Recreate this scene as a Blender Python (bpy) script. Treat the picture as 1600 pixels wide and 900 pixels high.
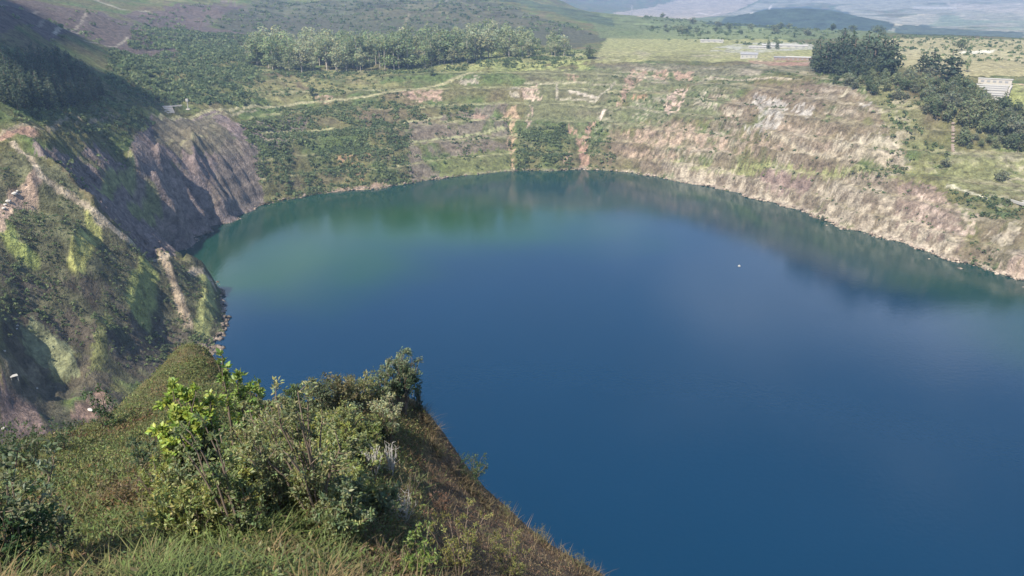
import bpy, math, random
import numpy as np
R = math.radians
rng = np.random.default_rng(7)
random.seed(7)
scene = bpy.context.scene
for o in list(bpy.data.objects):
    bpy.data.objects.remove(o)
COL = scene.collection

# ------------------------------------------------------------------ camera, sky, sun, exposure
CAMZ, PITCH, F = 150.0, 20.6, 1250.0          # metres above the lake, degrees down, focal length for a 1600 px wide picture
cam_d = bpy.data.cameras.new('camera')
cam = bpy.data.objects.new('camera', cam_d); COL.objects.link(cam)
cam.location = (0, 0, CAMZ); cam.rotation_euler = (R(90 - PITCH), 0, 0)
cam_d.sensor_width = 36; cam_d.lens = F / 1600 * 36
cam_d.clip_start = 0.2; cam_d.clip_end = 60000
scene.camera = cam
SUN_AZ, SUN_EL = -146.0, 50.0                   # azimuth clockwise from +Y
SKY, SUN = 0.105, 5.0
w = bpy.data.worlds.new('World'); scene.world = w; w.use_nodes = True
nt = w.node_tree; nt.nodes.clear()
out = nt.nodes.new('ShaderNodeOutputWorld'); bg = nt.nodes.new('ShaderNodeBackground')
sky = nt.nodes.new('ShaderNodeTexSky'); sky.sky_type = 'NISHITA'; sky.sun_disc = False
sky.sun_elevation = R(SUN_EL); sky.sun_rotation = R(SUN_AZ); sky.altitude = 1200; sky.dust_density = 0.3; sky.ozone_density = 1.6
bg.inputs['Strength'].default_value = SKY
# broken white cloud all over the sky, denser towards the horizon, seen as reflections in the lake
tc = nt.nodes.new('ShaderNodeTexCoord'); mp = nt.nodes.new('ShaderNodeMapping'); mp.inputs['Scale'].default_value = (1, 1, 3.0)
cn = nt.nodes.new('ShaderNodeTexNoise'); cn.inputs['Scale'].default_value = 2.6; cn.inputs['Detail'].default_value = 6
cr = nt.nodes.new('ShaderNodeValToRGB'); cr.color_ramp.elements[0].position = 0.48; cr.color_ramp.elements[1].position = 0.76
cr.color_ramp.elements[1].color = (.8, .8, .8, 1)
mx = nt.nodes.new('ShaderNodeMixRGB'); mx.inputs['Color2'].default_value = (11.5, 12.2, 13.2, 1)
L = nt.links.new
L(tc.outputs['Generated'], mp.inputs['Vector']); L(mp.outputs[0], cn.inputs['Vector']); L(cn.outputs['Fac'], cr.inputs[0])
sp = nt.nodes.new('ShaderNodeSeparateXYZ'); lo = nt.nodes.new('ShaderNodeMapRange'); lo.inputs['From Min'].default_value = .62; lo.inputs['From Max'].default_value = .30
mm = nt.nodes.new('ShaderNodeMath'); mm.operation = 'MULTIPLY'; L(tc.outputs['Generated'], sp.inputs[0]); L(sp.outputs['Z'], lo.inputs['Value']); L(lo.outputs[0], mm.inputs[0]); L(cr.outputs[0], mm.inputs[1])
L(mm.outputs[0], mx.inputs['Fac']); L(sky.outputs[0], mx.inputs['Color1']); L(mx.outputs[0], bg.inputs['Color']); L(bg.outputs[0], out.inputs[0])
sd = bpy.data.lights.new('sun', 'SUN'); sd.energy = SUN; sd.angle = R(0.53); sd.color = (1, .915, .785)
so = bpy.data.objects.new('sun', sd); COL.objects.link(so)
so.rotation_euler = (R(90 - SUN_EL), 0, R(180 - SUN_AZ)); so.location = (0, 0, 400)
vs = scene.view_settings; vs.view_transform = 'Standard'; vs.look = 'None'; vs.exposure = 1.05; vs.gamma = 1
scene.render.engine = 'CYCLES'
scene.cycles.use_denoising = True
scene.cycles.max_bounces = 5; scene.cycles.diffuse_bounces = 2; scene.cycles.glossy_bounces = 2
scene.cycles.transmission_bounces = 3; scene.cycles.transparent_max_bounces = 6; scene.cycles.volume_bounces = 0
scene.cycles.sample_clamp_indirect = 4

# ------------------------------------------------------------------ small maths helpers
CP, SP = math.cos(R(PITCH)), math.sin(R(PITCH))
def ray(px, py):
    """azimuth and tangent of depression of the sight line through a point of the 1600x900 photograph"""
    xc, yc = (px - 800) / F, (450 - py) / F
    X, Y, d = xc, CP + SP * yc, SP - CP * yc
    return math.atan2(X, Y), d / math.hypot(X, Y)
def _hash(ix, iy, seed):
    h = (ix.astype(np.int64) * 374761393 + iy.astype(np.int64) * 668265263 + seed * 974711) & 0x7fffffff
    h = ((h ^ (h >> 13)) * 1274126177) & 0x7fffffff
    h = ((h ^ (h >> 15)) * 2246822519) & 0x7fffffff
    return ((h ^ (h >> 14)) & 0xffff) / 65535.0
def vnoise(x, y, seed=0):
    """gradient noise, about -1..1"""
    x = np.asarray(x, float); y = np.asarray(y, float)
    ix, iy = np.floor(x), np.floor(y); fx, fy = x - ix, y - iy
    ux, uy = fx * fx * fx * (fx * (fx * 6 - 15) + 10), fy * fy * fy * (fy * (fy * 6 - 15) + 10)
    def g(a, b):
        t = _hash(ix + a, iy + b, seed) * 6.2831853
        return np.cos(t) * (fx - a) + np.sin(t) * (fy - b)
    a, b, c, d = g(0, 0), g(1, 0), g(0, 1), g(1, 1)
    return 1.5 * ((a * (1 - ux) + b * ux) * (1 - uy) + (c * (1 - ux) + d * ux) * uy)
def fbm(x, y, oct=4, seed=0, gain=.5):
    s, a, n = 0, 1.0, 0
    for k in range(oct):
        s = s + a * vnoise(x * 2.03 ** k + 17.3 * k, y * 2.03 ** k - 9.1 * k, seed + k); n += a; a *= gain
    return s / n
def sstep(a, b, x):
    t = np.clip((x - a) / (b - a), 0, 1); return t * t * (3 - 2 * t)

# ------------------------------------------------------------------ the lie of the land: control points -> one height function
CA, CR, CD = [], [], []                        # azimuth, ln distance, drop/distance
def ctl(az, r, D):
    CA.append(az); CR.append(math.log(r)); CD.append(D)
def PZ(px, py, z):                             # a point of the land seen at (px,py) whose height is z
    az, D = ray(px, py); ctl(az, (CAMZ - z) / D, D)
def PR(px, py, r, dD=0.0, k=1.0):
    az, D = ray(px, py); ctl(az, r * k, D + dD)
def Q(azd, r, z): ctl(R(azd), r, (CAMZ - z) / r)

SHORE = [(347, 545), (350, 520), (347, 490), (342, 468), (338, 450), (322, 432), (303, 415), (275, 394), (300, 377), (335, 360), (375, 341), (410, 326), (450, 318),
         (500, 308), (560, 303), (620, 293), (680, 283), (740, 274), (800, 268), (860, 268), (920, 266), (970, 269), (1020, 276), (1050, 286), (1100, 294),
         (1150, 304), (1200, 319), (1250, 336), (1290, 352), (1340, 366), (1400, 386), (1450, 403), (1500, 421), (1560, 438), (1600, 449), (1700, 492), (1830, 560)]
for i, (x, y) in enumerate(SHORE):
    PZ(x, y, 0)
    if i > 7: PZ(x, y + 13, -7)
for x, y in [(366, 545), (368, 500), (360, 462), (335, 420), (310, 396), (372, 590), (400, 590)]: PZ(x, y, -6)
for x, y in [(450, 450), (600, 380), (800, 350), (1000, 350), (1200, 420), (1400, 520), (500, 520), (700, 500), (1000, 500), (1300, 650), (800, 650), (1000, 780), (1300, 860),
             (1580, 600), (1580, 820), (1750, 700), (620, 430), (1000, 420), (900, 590), (760, 600), (420, 520)]: PZ(x, y, -25)
COLS = {
 0: [(690, 18), (640, 22), (560, 32), (500, 40), (430, 50), (345, 65), (280, 75), (215, 85), (150, 100), (100, 110), (50, 124), (10, 138)],
 50: [(650, 12), (600, 17), (550, 24), (500, 33), (430, 46), (345, 62), (285, 73), (236, 79), (200, 87), (150, 97), (110, 103), (60, 115), (20, 131)],
 100: [(640, 9), (590, 13), (500, 30), (430, 43), (350, 59), (287, 68)],
 150: [(640, 8), (560, 16), (500, 28), (430, 40), (337, 56), (300, 50), (270, 58), (230, 68), (190, 75), (150, 85), (110, 92), (60, 104), (20, 125)],
 200: [(590, 6), (540, 13), (480, 25), (430, 34), (373, 43)],
 250: [(545, 4), (520, 9), (470, 18), (401, 30), (370, 12), (330, 24), (290, 38), (250, 49), (210, 56), (175, 62), (140, 70), (100, 80), (70, 88), (30, 108), (0, 130)],
 300: [(535, 2.5), (500, 8), (460, 13), (422, 16)],
 325: [(500, 5), (455, 7), (436, 8)],
 350: [(310, 14), (260, 30), (215, 44), (175, 55), (140, 64), (100, 75), (60, 88), (20, 112), (0, 128)],
 450: [(270, 16), (230, 30), (190, 42), (160, 52), (120, 66), (105, 71), (60, 80), (30, 98), (0, 124)],
 600: [(260, 14), (220, 28), (180, 42), (150, 54), (120, 66), (105, 72), (50, 86), (20, 108), (0, 124)],
 750: [(240, 14), (200, 30), (160, 48), (130, 62), (105, 74), (85, 78), (50, 86), (20, 106), (4, 120)],
 900: [(230, 16), (190, 34), (150, 53), (115, 70), (95, 77), (60, 81), (40, 90)],
 1050: [(250, 14), (210, 32), (170, 48), (130, 64), (105, 76), (90, 79), (60, 81), (45, 80), (28, 84)],
 1200: [(280, 14), (240, 30), (200, 46), (160, 60), (125, 74), (105, 79), (90, 80), (70, 80), (50, 80), (40, 79)],
 1350: [(330, 12), (290, 25), (250, 38), (210, 52), (170, 66), (140, 77), (110, 84), (80, 85), (60, 84), (48, 81)],
 1480: [(380, 7.5), (340, 18), (300, 29), (260, 39), (220, 52), (180, 67), (150, 77), (120, 85), (90, 88), (70, 87), (55, 84)],
 1590: [(410, 8), (360, 18), (315, 28), (270, 38), (230, 50), (190, 63), (150, 77), (125, 84), (95, 87), (75, 86), (60, 84)],
 1750: [(470, 10), (420, 20), (360, 30), (290, 40), (200, 64), (140, 84), (90, 88)],
 1950: [(640, 0), (560, 14), (450, 26), (350, 40), (200, 60), (100, 80)],
}
for x, rows in COLS.items():
    for y, z in rows: PZ(x, y, z)
# the gully behind the crest of the spur
for azd, r, z in [(-34.2, 395, 66), (-31.5, 385, 50), (-28.5, 378, 42), (-26.0, 395, 26), (-24.5, 420, 10)]: Q(azd, r, z)
# far country
for x, y, r in [(800, 3, 3000), (860, 10, 3000), (900, 20, 2900), (960, 34, 2800), (1110, 37, 3000), (1150, 25, 3000), (1200, 14, 3000), (1250, 12, 3000), (1300, 17, 3000),
                (1350, 30, 2900), (1400, 43, 2800), (900, 2, 5500), (1000, 20, 4600), (1060, 5, 6000), (1300, 4, 5600), (1450, 48, 3200), (1450, 35, 3800), (1450, 15, 5000),
                (1450, 0, 6000), (1590, 44, 3200), (1590, 20, 4500), (1590, 0, 6000), (1150, 8, 5600), (1100, 22, 4600)]: PR(x, y, r)
for x, y, r in [(980, 30, 2300), (1050, 28, 2350), (1200, 38, 2200), (1350, 47, 2000), (1480, 53, 1900), (1590, 58, 1900)]: PR(x, y, r, .014)
for x in (900, 1050, 1200, 1350, 1500, 1650): az, D = ray(x, 10); ctl(az, 4000, (CAMZ - 25) / 4000)
for azd in (-50, -38, -30, -22, -14, -6): Q(azd, 2600, 330); Q(azd, 6000, 520)
for azd in (2, 10, 18, 26, 34, 45, 60, 80): Q(azd, 9000, 330); Q(azd, 12500, 420)
# the hill the picture is taken from
FG = [(0, 900, 14), (150, 900, 11), (300, 900, 9), (450, 900, 9), (600, 900, 10.5), (700, 900, 13), (820, 900, 17),
      (0, 800, 20), (150, 800, 17), (300, 800, 13), (450, 800, 12.5), (590, 800, 14), (700, 830, 17), (800, 850, 21),
      (0, 740, 31), (120, 740, 27), (250, 740, 21), (400, 720, 17), (520, 720, 17.5), (600, 720, 20), (680, 760, 23), (760, 800, 25), (860, 855, 25.5),
      (450, 660, 22), (540, 650, 23.5), (600, 645, 25), (650, 665, 26),
      (300, 600, 60), (250, 640, 50), (200, 680, 42), (150, 720, 34), (330, 640, 45), (300, 680, 33), (360, 690, 25)]
for x, y, r in FG: PR(x, y, r)
SIL_R = [(430, 640, 25), (500, 622, 26), (560, 615, 27), (620, 612, 27.5), (652, 625, 28), (670, 655, 28.5), (698, 712, 29), (760, 777, 29), (850, 840, 28), (945, 902, 26)]
for x, y, r in SIL_R:
    PR(x, y, r); PR(x, y, r, .14, 1.22); PR(x, y, r, .26, 1.7); PR(x, y, r, .36, 3.0)
SIL_K = [(397, 628, 42), (378, 598, 56), (352, 562, 70), (335, 546, 75), (300, 541, 78), (280, 549, 77), (262, 562, 75), (240, 586, 72), (210, 612, 69), (180, 638, 66), (150, 662, 63), (120, 684, 60), (60, 703, 55), (0, 712, 52)]
for i, (x, y, r) in enumerate(SIL_K):
    PR(x, y, r); PR(x, y, r, .045, 1.2); PR(x, y, r, .09, 1.7)
    if i < 6: PR(x, y, r, .12, 2.6)
for a in [(12, 60, 80), (12, 110, 22), (12, 140, -4), (18, 12, 138), (20, 30, 112), (25, 5, 143.5), (25, 20, 127), (25, 60, 78), (25, 110, 18), (25, 140, -5), (40, 6, 143), (40, 25, 121), (40, 70, 70),
          (40, 120, 10), (40, 150, -5), (62, 6, 145), (62, 30, 118), (62, 90, 56), (62, 150, 8), (62, 190, -5), (62, 350, -10), (85, 8, 146), (85, 60, 100), (85, 200, 30), (85, 420, 30),
          (85, 1000, 90), (62, 480, 25), (62, 700, 60), (62, 1300, 85), (62, 3000, 80), (85, 3000, 110),
          (0, 170, -4), (-6, 170, -2), (-12, 190, -3), (-17, 230, -3), (4, 150, -4), (-42, 40, 130), (-42, 90, 98), (-42, 200, 40), (-42, 300, 75), (-42, 450, 118), (-42, 900, 190), (-60, 20, 143), (-60, 60, 128),
          (-60, 150, 90), (-60, 300, 100), (-60, 700, 190), (-60, 2000, 320), (-85, 10, 149), (-85, 60, 150), (-85, 300, 150), (-85, 1500, 300), (0, 2.6, 145.6), (-30, 2.6, 145.6), (-15, 2.6, 145.6), (15, 2.6, 145.4), (-45, 2.6, 145.6), (0, 6, 143.9), (-20, 6, 144.4), (-38, 6, 144.9), (14, 6, 143.2), (30, 2.6, 145), (-60, 2.6, 146), (62, 2.6, 146), (85, 3, 146.5)]: Q(*a)
for azd in (-100, 100):
    for r, z in ((2.5, 148.5), (20, 147), (100, 145), (500, 140), (2000, 200), (12500, 420)): Q(azd, r, z)
CA, CR, CD = np.array(CA), np.array(CR), np.array(CD)
LS = 1.0                                        # ln distance counts as much as azimuth
def _dist(a, b): return np.sqrt((a[:, None, 0] - b[None, :, 0]) ** 2 + (a[:, None, 1] - b[None, :, 1]) ** 2)
P_ = np.stack([CA * 1.0, CR * LS], 1)
_, keep = np.unique(np.round(P_, 4), axis=0, return_index=True); P_ = P_[keep]; V_ = CD[keep]
n = len(P_)
A = np.zeros((n + 3, n + 3)); A[:n, :n] = -_dist(P_, P_) + 2e-4 * np.eye(n)
A[:n, n] = 1; A[:n, n + 1:] = P_; A[n:, :n] = A[:n, n:].T
W_ = np.linalg.solve(A, np.concatenate([V_, np.zeros(3)]))
def baseD(az, lr):
    q = np.stack([az.ravel(), lr.ravel() * LS], 1).astype(np.float32); o = np.empty(len(q), np.float32)
    p = P_.astype(np.float32); wv = W_[:n].astype(np.float32)
    for i in range(0, len(q), 40000):
        c = q[i:i + 40000]
        d2 = (c[:, None, 0] - p[None, :, 0]) ** 2; d2 += (c[:, None, 1] - p[None, :, 1]) ** 2
        o[i:i + 40000] = -(np.sqrt(d2) @ wv) + W_[n] + c @ W_[n + 1:].astype(np.float32)
    return o.reshape(az.shape).astype(float)

# polar grid about the view point: fine in azimuth where the picture looks, coarse outside it
azs = np.concatenate([np.arange(-100, -41, 2.5), np.arange(-40, 40.01, .0925), np.arange(42, 100.1, 2.5)])
azs = np.radians(azs)
def logs(a, b, k): return np.exp(np.linspace(math.log(a), math.log(b), k, endpoint=False))
rs = np.concatenate([logs(2.5, 115, 220), logs(115, 300, 55), logs(300, 960, 430), logs(960, 1500, 70), logs(1500, 12500, 110), [12500]])
NA, NR = len(azs), len(rs)
lrs = np.log(rs)
AZ, LR = np.meshgrid(azs, lrs, indexing='ij')
RR = np.exp(LR); GX, GY = RR * np.sin(AZ), RR * np.cos(AZ)
Z = CAMZ - baseD(AZ, LR) * RR
def make_hit(Zg):
    Dg = (CAMZ - Zg) / rs[None, :]
    def hit(px, py, rmin=0.0):
        az, D = ray(px, py)
        i = int(np.clip(np.searchsorted(azs, az), 1, NA - 1))
        f = (az - azs[i - 1]) / (azs[i] - azs[i - 1])
        col = Dg[i - 1] * (1 - f) + Dg[i] * f
        ok = np.nonzero((col <= D) & (rs > rmin))[0]
        k = ok[0] if len(ok) else NR - 1
        r = rs[k]
        if k > 0 and col[k - 1] > D and rs[k - 1] > rmin:
            g = (col[k - 1] - D) / (col[k - 1] - col[k]); r = rs[k - 1] + g * (rs[k] - rs[k - 1])
        return az, r, CAMZ - D * r
    return hit
hit0 = make_hit(Z)
def xy(az, r): return r * math.sin(az), r * math.cos(az)
def block(ar, pad_m):
    """slices of the grid round some (azimuth, distance) places, padded by metres"""
    a = np.array([p[0] for p in ar]); r = np.array([p[1] for p in ar]); rm = r.min()
    i0, i1 = np.searchsorted(azs, a.min() - pad_m / rm), np.searchsorted(azs, a.max() + pad_m / rm) + 1
    k0, k1 = np.searchsorted(rs, rm - pad_m), np.searchsorted(rs, r.max() + pad_m) + 1
    return slice(int(i0), int(i1)), slice(int(k0), int(k1))
def seg_dist(pts, sl):
    """distance of grid points to a polyline in plan, and the place along it 0..1"""
    X, Y = GX[sl], GY[sl]; best = np.full(X.shape, 1e9); tt = np.zeros(X.shape); m = len(pts) - 1
    for k in range(m):
        (ax, ay), (bx, by) = pts[k], pts[k + 1]
        vx, vy = bx - ax, by - ay; l2 = vx * vx + vy * vy + 1e-9
        t = np.clip(((X - ax) * vx + (Y - ay) * vy) / l2, 0, 1)
        d = np.hypot(X - ax - t * vx, Y - ay - t * vy)
        b = d < best; best = np.where(b, d, best); tt = np.where(b, (k + t) / m, tt)
    return best, tt
def ridge(pix, h, wdt, rmin=120, taper=.12):
    global Z
    ar = [hit0(x, y, rmin)[:2] for x, y in pix]; sl = block(ar, wdt * 6 + 6)
    d, t = seg_dist([xy(*p) for p in ar], sl)
    d = np.maximum(0, d + 1.2 * vnoise(GX[sl] / 9, GY[sl] / 9, 31) * min(1, wdt / 6))
    e = np.minimum(1, np.minimum(t, 1 - t) / taper + .15)
    Z[sl] += h * e * np.exp(-d / wdt) * sstep(wdt * 6, wdt * 4, d) * (RR[sl] > rmin * .8)
# crest and cross ribs of the green spur, the ribs of the dark cliff, old bench edges
ridge([(-30, 190), (50, 236), (100, 287), (150, 336), (200, 373), (250, 402), (300, 424), (335, 448)], 5.5, 4)
ridge([(145, 338), (132, 375), (116, 415), (128, 450)], 3.0, 3)
ridge([(228, 412), (222, 450), (212, 485), (200, 520)], 2.6, 3)
ridge([(258, 404), (275, 450), (292, 505)], 2.6, 3)
ridge([(322, 432), (325, 470), (318, 520)], 2.4, 3)
ridge([(5, 345), (18, 385), (50, 400)], 2.5, 4)
ridge([(45, 497), (80, 540), (125, 592)], 5, 6)
ridge([(0, 575), (40, 568), (95, 600)], 4, 7)
ridge([(15, 520), (50, 575), (95, 605)], -2.5, 5)
ridge([(0, 600), (60, 612), (110, 640)], -2, 6)
ridge([(150, 470), (120, 500), (100, 540)], -2.5, 6)
ridge([(0, 590), (45, 640), (85, 690)], 5, 7)
ridge([(110, 655), (150, 610), (180, 640)], 4, 6)
ridge([(185, 510), (160, 560), (130, 610)], 3, 3.5)
ridge([(205, 252), (180, 275), (150, 298)], 4, 4)
ridge([(200, 262), (240, 310), (275, 350), (300, 376)], 12, 6)
ridge([(240, 240), (290, 310), (330, 362)], 10, 6)
ridge([(300, 215), (310, 290), (350, 345)], 9, 7)
ridge([(222, 300), (262, 352), (270, 390)], -10, 4.5)
ridge([(120, 290), (160, 332), (215, 372), (260, 396)], -10, 6)
ridge([(245, 372), (225, 330), (180, 280)], -4, 5)
ridge([(270, 262), (318, 335), (345, 352)], -9, 4.5)
ridge([(235, 190), (240, 215), (250, 240)], -3, 4)
ridge([(885, 195), (905, 220), (912, 265)], -5, 5)
ridge([(930, 185), (916, 225), (913, 262)], -3, 4)
ridge([(790, 165), (800, 210), (800, 264)], -5, 5)
ridge([(1000, 115), (978, 150), (966, 168)], -4, 5)
ridge([(1070, 135), (1055, 160), (1048, 180)], -3, 5)
ridge([(1585, 340), (1570, 370), (1545, 395)], 4, 7)
ridge([(1330, 255), (1262, 300), (1240, 330)], -3, 4)
# benches cut into the pit walls, gullies, roughness
TH = np.arctan2(GY - 430, GX - 30); LD = np.hypot(GX - 30, GY - 430)
wall = sstep(1, 5, Z) * sstep(92, 78, Z) * sstep(330, 380, RR) * sstep(1050, 900, RR)
farw = wall * sstep(R(-24), R(-15), AZ)
bh = 11.5
q = Z / bh + .35 * fbm(GX / 170, GY / 170, 3, 5)
fr = q - np.floor(q)
Z = Z + farw * .78 * bh * (np.floor(q) + sstep(.15, .85, fr) - q) * (0.55 + .45 * sstep(-.4, .3, fbm(GX / 90, GY / 90, 2, 77)))
rib = 1 - np.abs(vnoise(TH * 26, LD / 75, 41)) * 1.8
rib2 = 1 - np.abs(vnoise(TH * 70, LD / 40, 43)) * 1.8
rib3 = 1 - np.abs(vnoise(TH * 150 + .03 * LD, LD / 22, 44)) * 2
Z = Z + wall * (1.6 * rib + .9 * rib2 + .7 * rib3) * (.07 + 1.5 * sstep(R(-14), R(-20), AZ)) * sstep(0, 8, Z)
mid = sstep(120, 200, RR)
leftw = mid * sstep(520, 440, RR) * sstep(R(-12), R(-16), AZ) * sstep(0, 5, Z)
er = np.abs(vnoise(GX / 14, GY / 14, 45)) + .5 * np.abs(vnoise(GX / 6, GY / 6, 46))
Z = Z + leftw * (1.5 * (er - .35) + .7 * fbm(GX / 3.0, GY / 3.0, 3, 47))
strat = vnoise(Z / 1.9 + .6 * fbm(GX / 30, GY / 30, 2, 52), TH * 9, 51)
Z = Z + farw * sstep(R(-2), R(6), AZ) * (1.3 * strat + .9 * (.4 - np.abs(vnoise(GX / 9, GY / 9, 53))))
mtn = sstep(950, 1250, RR) * sstep(R(6), R(2), AZ) * sstep(R(-42), R(-38), AZ)
Z = Z + mtn * sstep(85, 110, Z) * (9 * (.5 - np.abs(vnoise(GX / 130, GY / 130, 48))) + 4 * (.5 - np.abs(vnoise(GX / 50, GY / 50, 49))))
Z = Z + mid * sstep(0, 6, Z) * ((1.5 - .8 * leftw) * fbm(GX / 26, GY / 26, 4, 3) + 2.4 * sstep(900, 1400, RR) * fbm(GX / 120, GY / 120, 3, 9))
Z = Z + sstep(1500, 3200, RR) * (26 * fbm(GX / 700, GY / 700, 4, 12)) * sstep(60, 110, Z)
Z = Z + sstep(0, 3, np.abs(Z)) * 0 + mid * sstep(-6, 0, Z) * sstep(8, 1, Z) * .35 * fbm(GX / 8, GY / 8, 2, 55)
near = 1 - sstep(90, 130, RR)
Z = Z + near * (.22 * fbm(GX / 2.2, GY / 2.2, 4, 21) * sstep(3, 9, RR) + .8 * fbm(GX / 11, GY / 11, 3, 22) * sstep(18, 45, RR))
fl = vnoise((GX * .75 - GY * .65) / 1.3, (GX * .65 + GY * .75) / 9, 23)   # rills down the brown flank
flank = near * sstep(R(-9), R(-5), AZ)
Z = Z + flank * .22 * fl
Z = np.maximum(Z, -35)
hit = make_hit(Z)
def zat(x, y):
    az, lr = math.atan2(x, y), math.log(math.hypot(x, y))
    i = int(np.clip(np.searchsorted(azs, az), 1, NA - 1)); k = int(np.clip(np.searchsorted(lrs, lr), 1, NR - 1))
    f = (az - azs[i - 1]) / (azs[i] - azs[i - 1]); g = (lr - lrs[k - 1]) / (lrs[k] - lrs[k - 1])
    return float((Z[i - 1, k - 1] * (1 - f) + Z[i, k - 1] * f) * (1 - g) + (Z[i - 1, k] * (1 - f) + Z[i, k] * f) * g)
def ground(px, py, rmin=0.0):
    az, r, z = hit(px, py, rmin); x, y = xy(az, r); return x, y, zat(x, y)

# ------------------------------------------------------------------ what covers the land (albedo per vertex, bush density)
C = np.zeros(GX.shape + (3,))
n1 = fbm(GX / 40, GY / 40, 4, 101); n2 = .55 * fbm(GX / 11, GY / 11, 3, 102) + .8 * fbm(GX / 3.2, GY / 3.2, 3, 104); n3 = fbm(GX / 4, GY / 4, 2, 103)
FULL = (slice(None), slice(None))
def mixc(mask, col, var=.18, nz=None, sl=FULL):
    v = 1 + var * (n2[sl] if nz is None else nz) * 1.6
    C[sl] = C[sl] * (1 - mask[..., None]) + (np.array(col)[None, None, :] * v[..., None]) * mask[..., None]
GREEN, OLIVE, YEL, BROWN = (.085, .115, .04), (.12, .115, .05), (.24, .24, .085), (.135, .10, .065)
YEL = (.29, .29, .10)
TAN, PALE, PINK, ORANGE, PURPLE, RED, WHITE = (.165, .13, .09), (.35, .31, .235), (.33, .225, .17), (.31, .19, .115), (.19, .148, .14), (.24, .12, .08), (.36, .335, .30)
MEADOW, DARKG = (.26, .26, .12), (.05, .075, .03)
mixc(np.ones(GX.shape), OLIVE)
mixc(sstep(-.15, .25, n1), GREEN)
mixc(sstep(.1, .4, fbm(GX / 70, GY / 70, 3, 108)) * .7, BROWN)
DENS = np.zeros(GX.shape); BSZ = np.full(GX.shape, 2.0)
WA = AZ + .007 * fbm(AZ * 150, LR * 150, 5, 61, .7); WL = LR + .013 * fbm(AZ * 150 + 50, LR * 150, 5, 62, .7)
def region(pix, rmin=120):
    pts = []
    for x, y in pix:
        a, r, _ = hit(x, y, rmin); pts.append((a, math.log(r)))
    pa = np.array(pts); i0 = np.searchsorted(azs, pa[:, 0].min() - .012); i1 = np.searchsorted(azs, pa[:, 0].max() + .012)
    k0 = np.searchsorted(lrs, pa[:, 1].min() - .025); k1 = np.searchsorted(lrs, pa[:, 1].max() + .025)
    sl = (slice(int(i0), int(i1)), slice(int(k0), int(k1)))
    a, l = WA[sl], WL[sl]; ins = np.zeros(a.shape, bool)
    j = len(pts) - 1
    for i in range(len(pts)):
        (xi, yi), (xj, yj) = pts[i], pts[j]
        c = ((yi > l) != (yj > l)) & (a < (xj - xi) * (l - yi) / (yj - yi + 1e-12) + xi); ins ^= c; j = i
    return ins.astype(float), sl
BARE = []
def band(pix, wpx, col, rmin=120):
    """a strip following a line on the ground, wpx photo pixels wide as seen across"""
    ar = [hit(x, y, rmin)[:2] for x, y in pix]; ww = wpx / F * sum(r for a, r in ar) / len(ar); sl = block(ar, ww * 2 + 2)
    d, _ = seg_dist([xy(*p) for p in ar], sl)
    m = sstep(ww, ww * .55, d + ww * .4 * fbm(GX[sl] / (ww * 2), GY[sl] / (ww * 2), 2, 66)) * (RR[sl] > rmin * .8)
    mixc(.95 * m, col, .3, sl=sl)
    if wpx >= 4: BARE.append((sl, m))
def lay(pix, col, cover=1.0, k=0.0, sc=1, rmin=120, var=.18):
    """colour a region; k > 0 breaks it into patches"""
    m, sl = region(pix, rmin); m = m * cover
    if k: m = m * sstep(k - .10, k + .10, .5 + fbm(GX[sl] / (13 * sc), GY[sl] / (13 * sc), 5, 71 + len(pix), .62) * 1.0)
    mixc(m, col, var, sl=sl)
def bush(pix, dens, size=2.0, rmin=120, k=0.0):
    m, sl = region(pix, rmin)
    if k: m = m * sstep(k - .1, k + .1, .5 + .9 * fbm(GX[sl] / 30, GY[sl] / 30, 3, 91))
    DENS[sl] = np.maximum(DENS[sl], m * dens); BSZ[sl] = np.where(m > 0, size, BSZ[sl])

# mountains, plateau and meadows
lay([(0, 0), (350, 0), (560, 40), (380, 80), (180, 80), (150, 65), (0, 60)], (.105, .08, .075), .9, .2, 6)
lay([(330, 40), (420, -5), (760, 0), (960, 60), (900, 75), (700, 60), (420, 60)], (.075, .078, .050), .9, .15, 8)
lay([(560, 30), (620, 5), (760, 5), (840, 40), (760, 40)], (.10, .095, .055), .8)
lay([(950, 58), (1180, 52), (1280, 75), (1280, 95), (930, 98)], MEADOW, .9)
lay([(920, 30), (1050, 24), (1400, 44), (1380, 60), (940, 60)], (.12, .15, .07), .8)
lay([(1010, 45), (1190, 44), (1240, 60), (1000, 60)], (.17, .2, .09), .6)
lay([(1380, 60), (1600, 62), (1640, 120), (1500, 120), (1420, 110), (1380, 90)], (.30, .27, .15), .95)
lay([(1380, 75), (1600, 80), (1600, 95), (1400, 90)], (.36, .33, .2), .6, .4, 3)
lay([(1120, 72), (1190, 66), (1260, 66), (1280, 76), (1180, 82), (1110, 80)], (.33, .33, .28), .9, .42, 2)
lay([(1500, 80), (1555, 78), (1550, 83), (1500, 84)], (.65, .62, .52), .8)
lay([(1170, 94), (1265, 96), (1270, 103), (1175, 99)], (.27, .16, .12), .9)
lay([(930, 100), (1290, 100), (1290, 118), (1000, 108), (930, 112)], (.13, .125, .08), .9)
lay([(1100, 38), (1150, 24), (1200, 12), (1260, 10), (1320, 18), (1400, 44), (1250, 46)], (.05, .07, .045), .95)
lay([(1400, 42), (1440, 38), (1500, 45), (1500, 54), (1400, 52)], (.05, .07, .045), .95)
lay([(780, 0), (870, 10), (960, 32), (960, 42), (900, 30)], (.06, .085, .05), .8)
lay([(960, 20), (1050, 0), (1200, -10), (1110, 26), (1000, 27)], (.33, .28, .22), .9)
lay([(1390, 30), (1450, 20), (1465, 22), (1420, 40), (1395, 40)], (.45, .4, .28), .9)
lay([(1390, 48), (1640, 60), (1640, -5), (1200, -5), (1120, 25), (1300, 10), (1390, 40)], (.26, .25, .19), .9, .3, 40)
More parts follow.
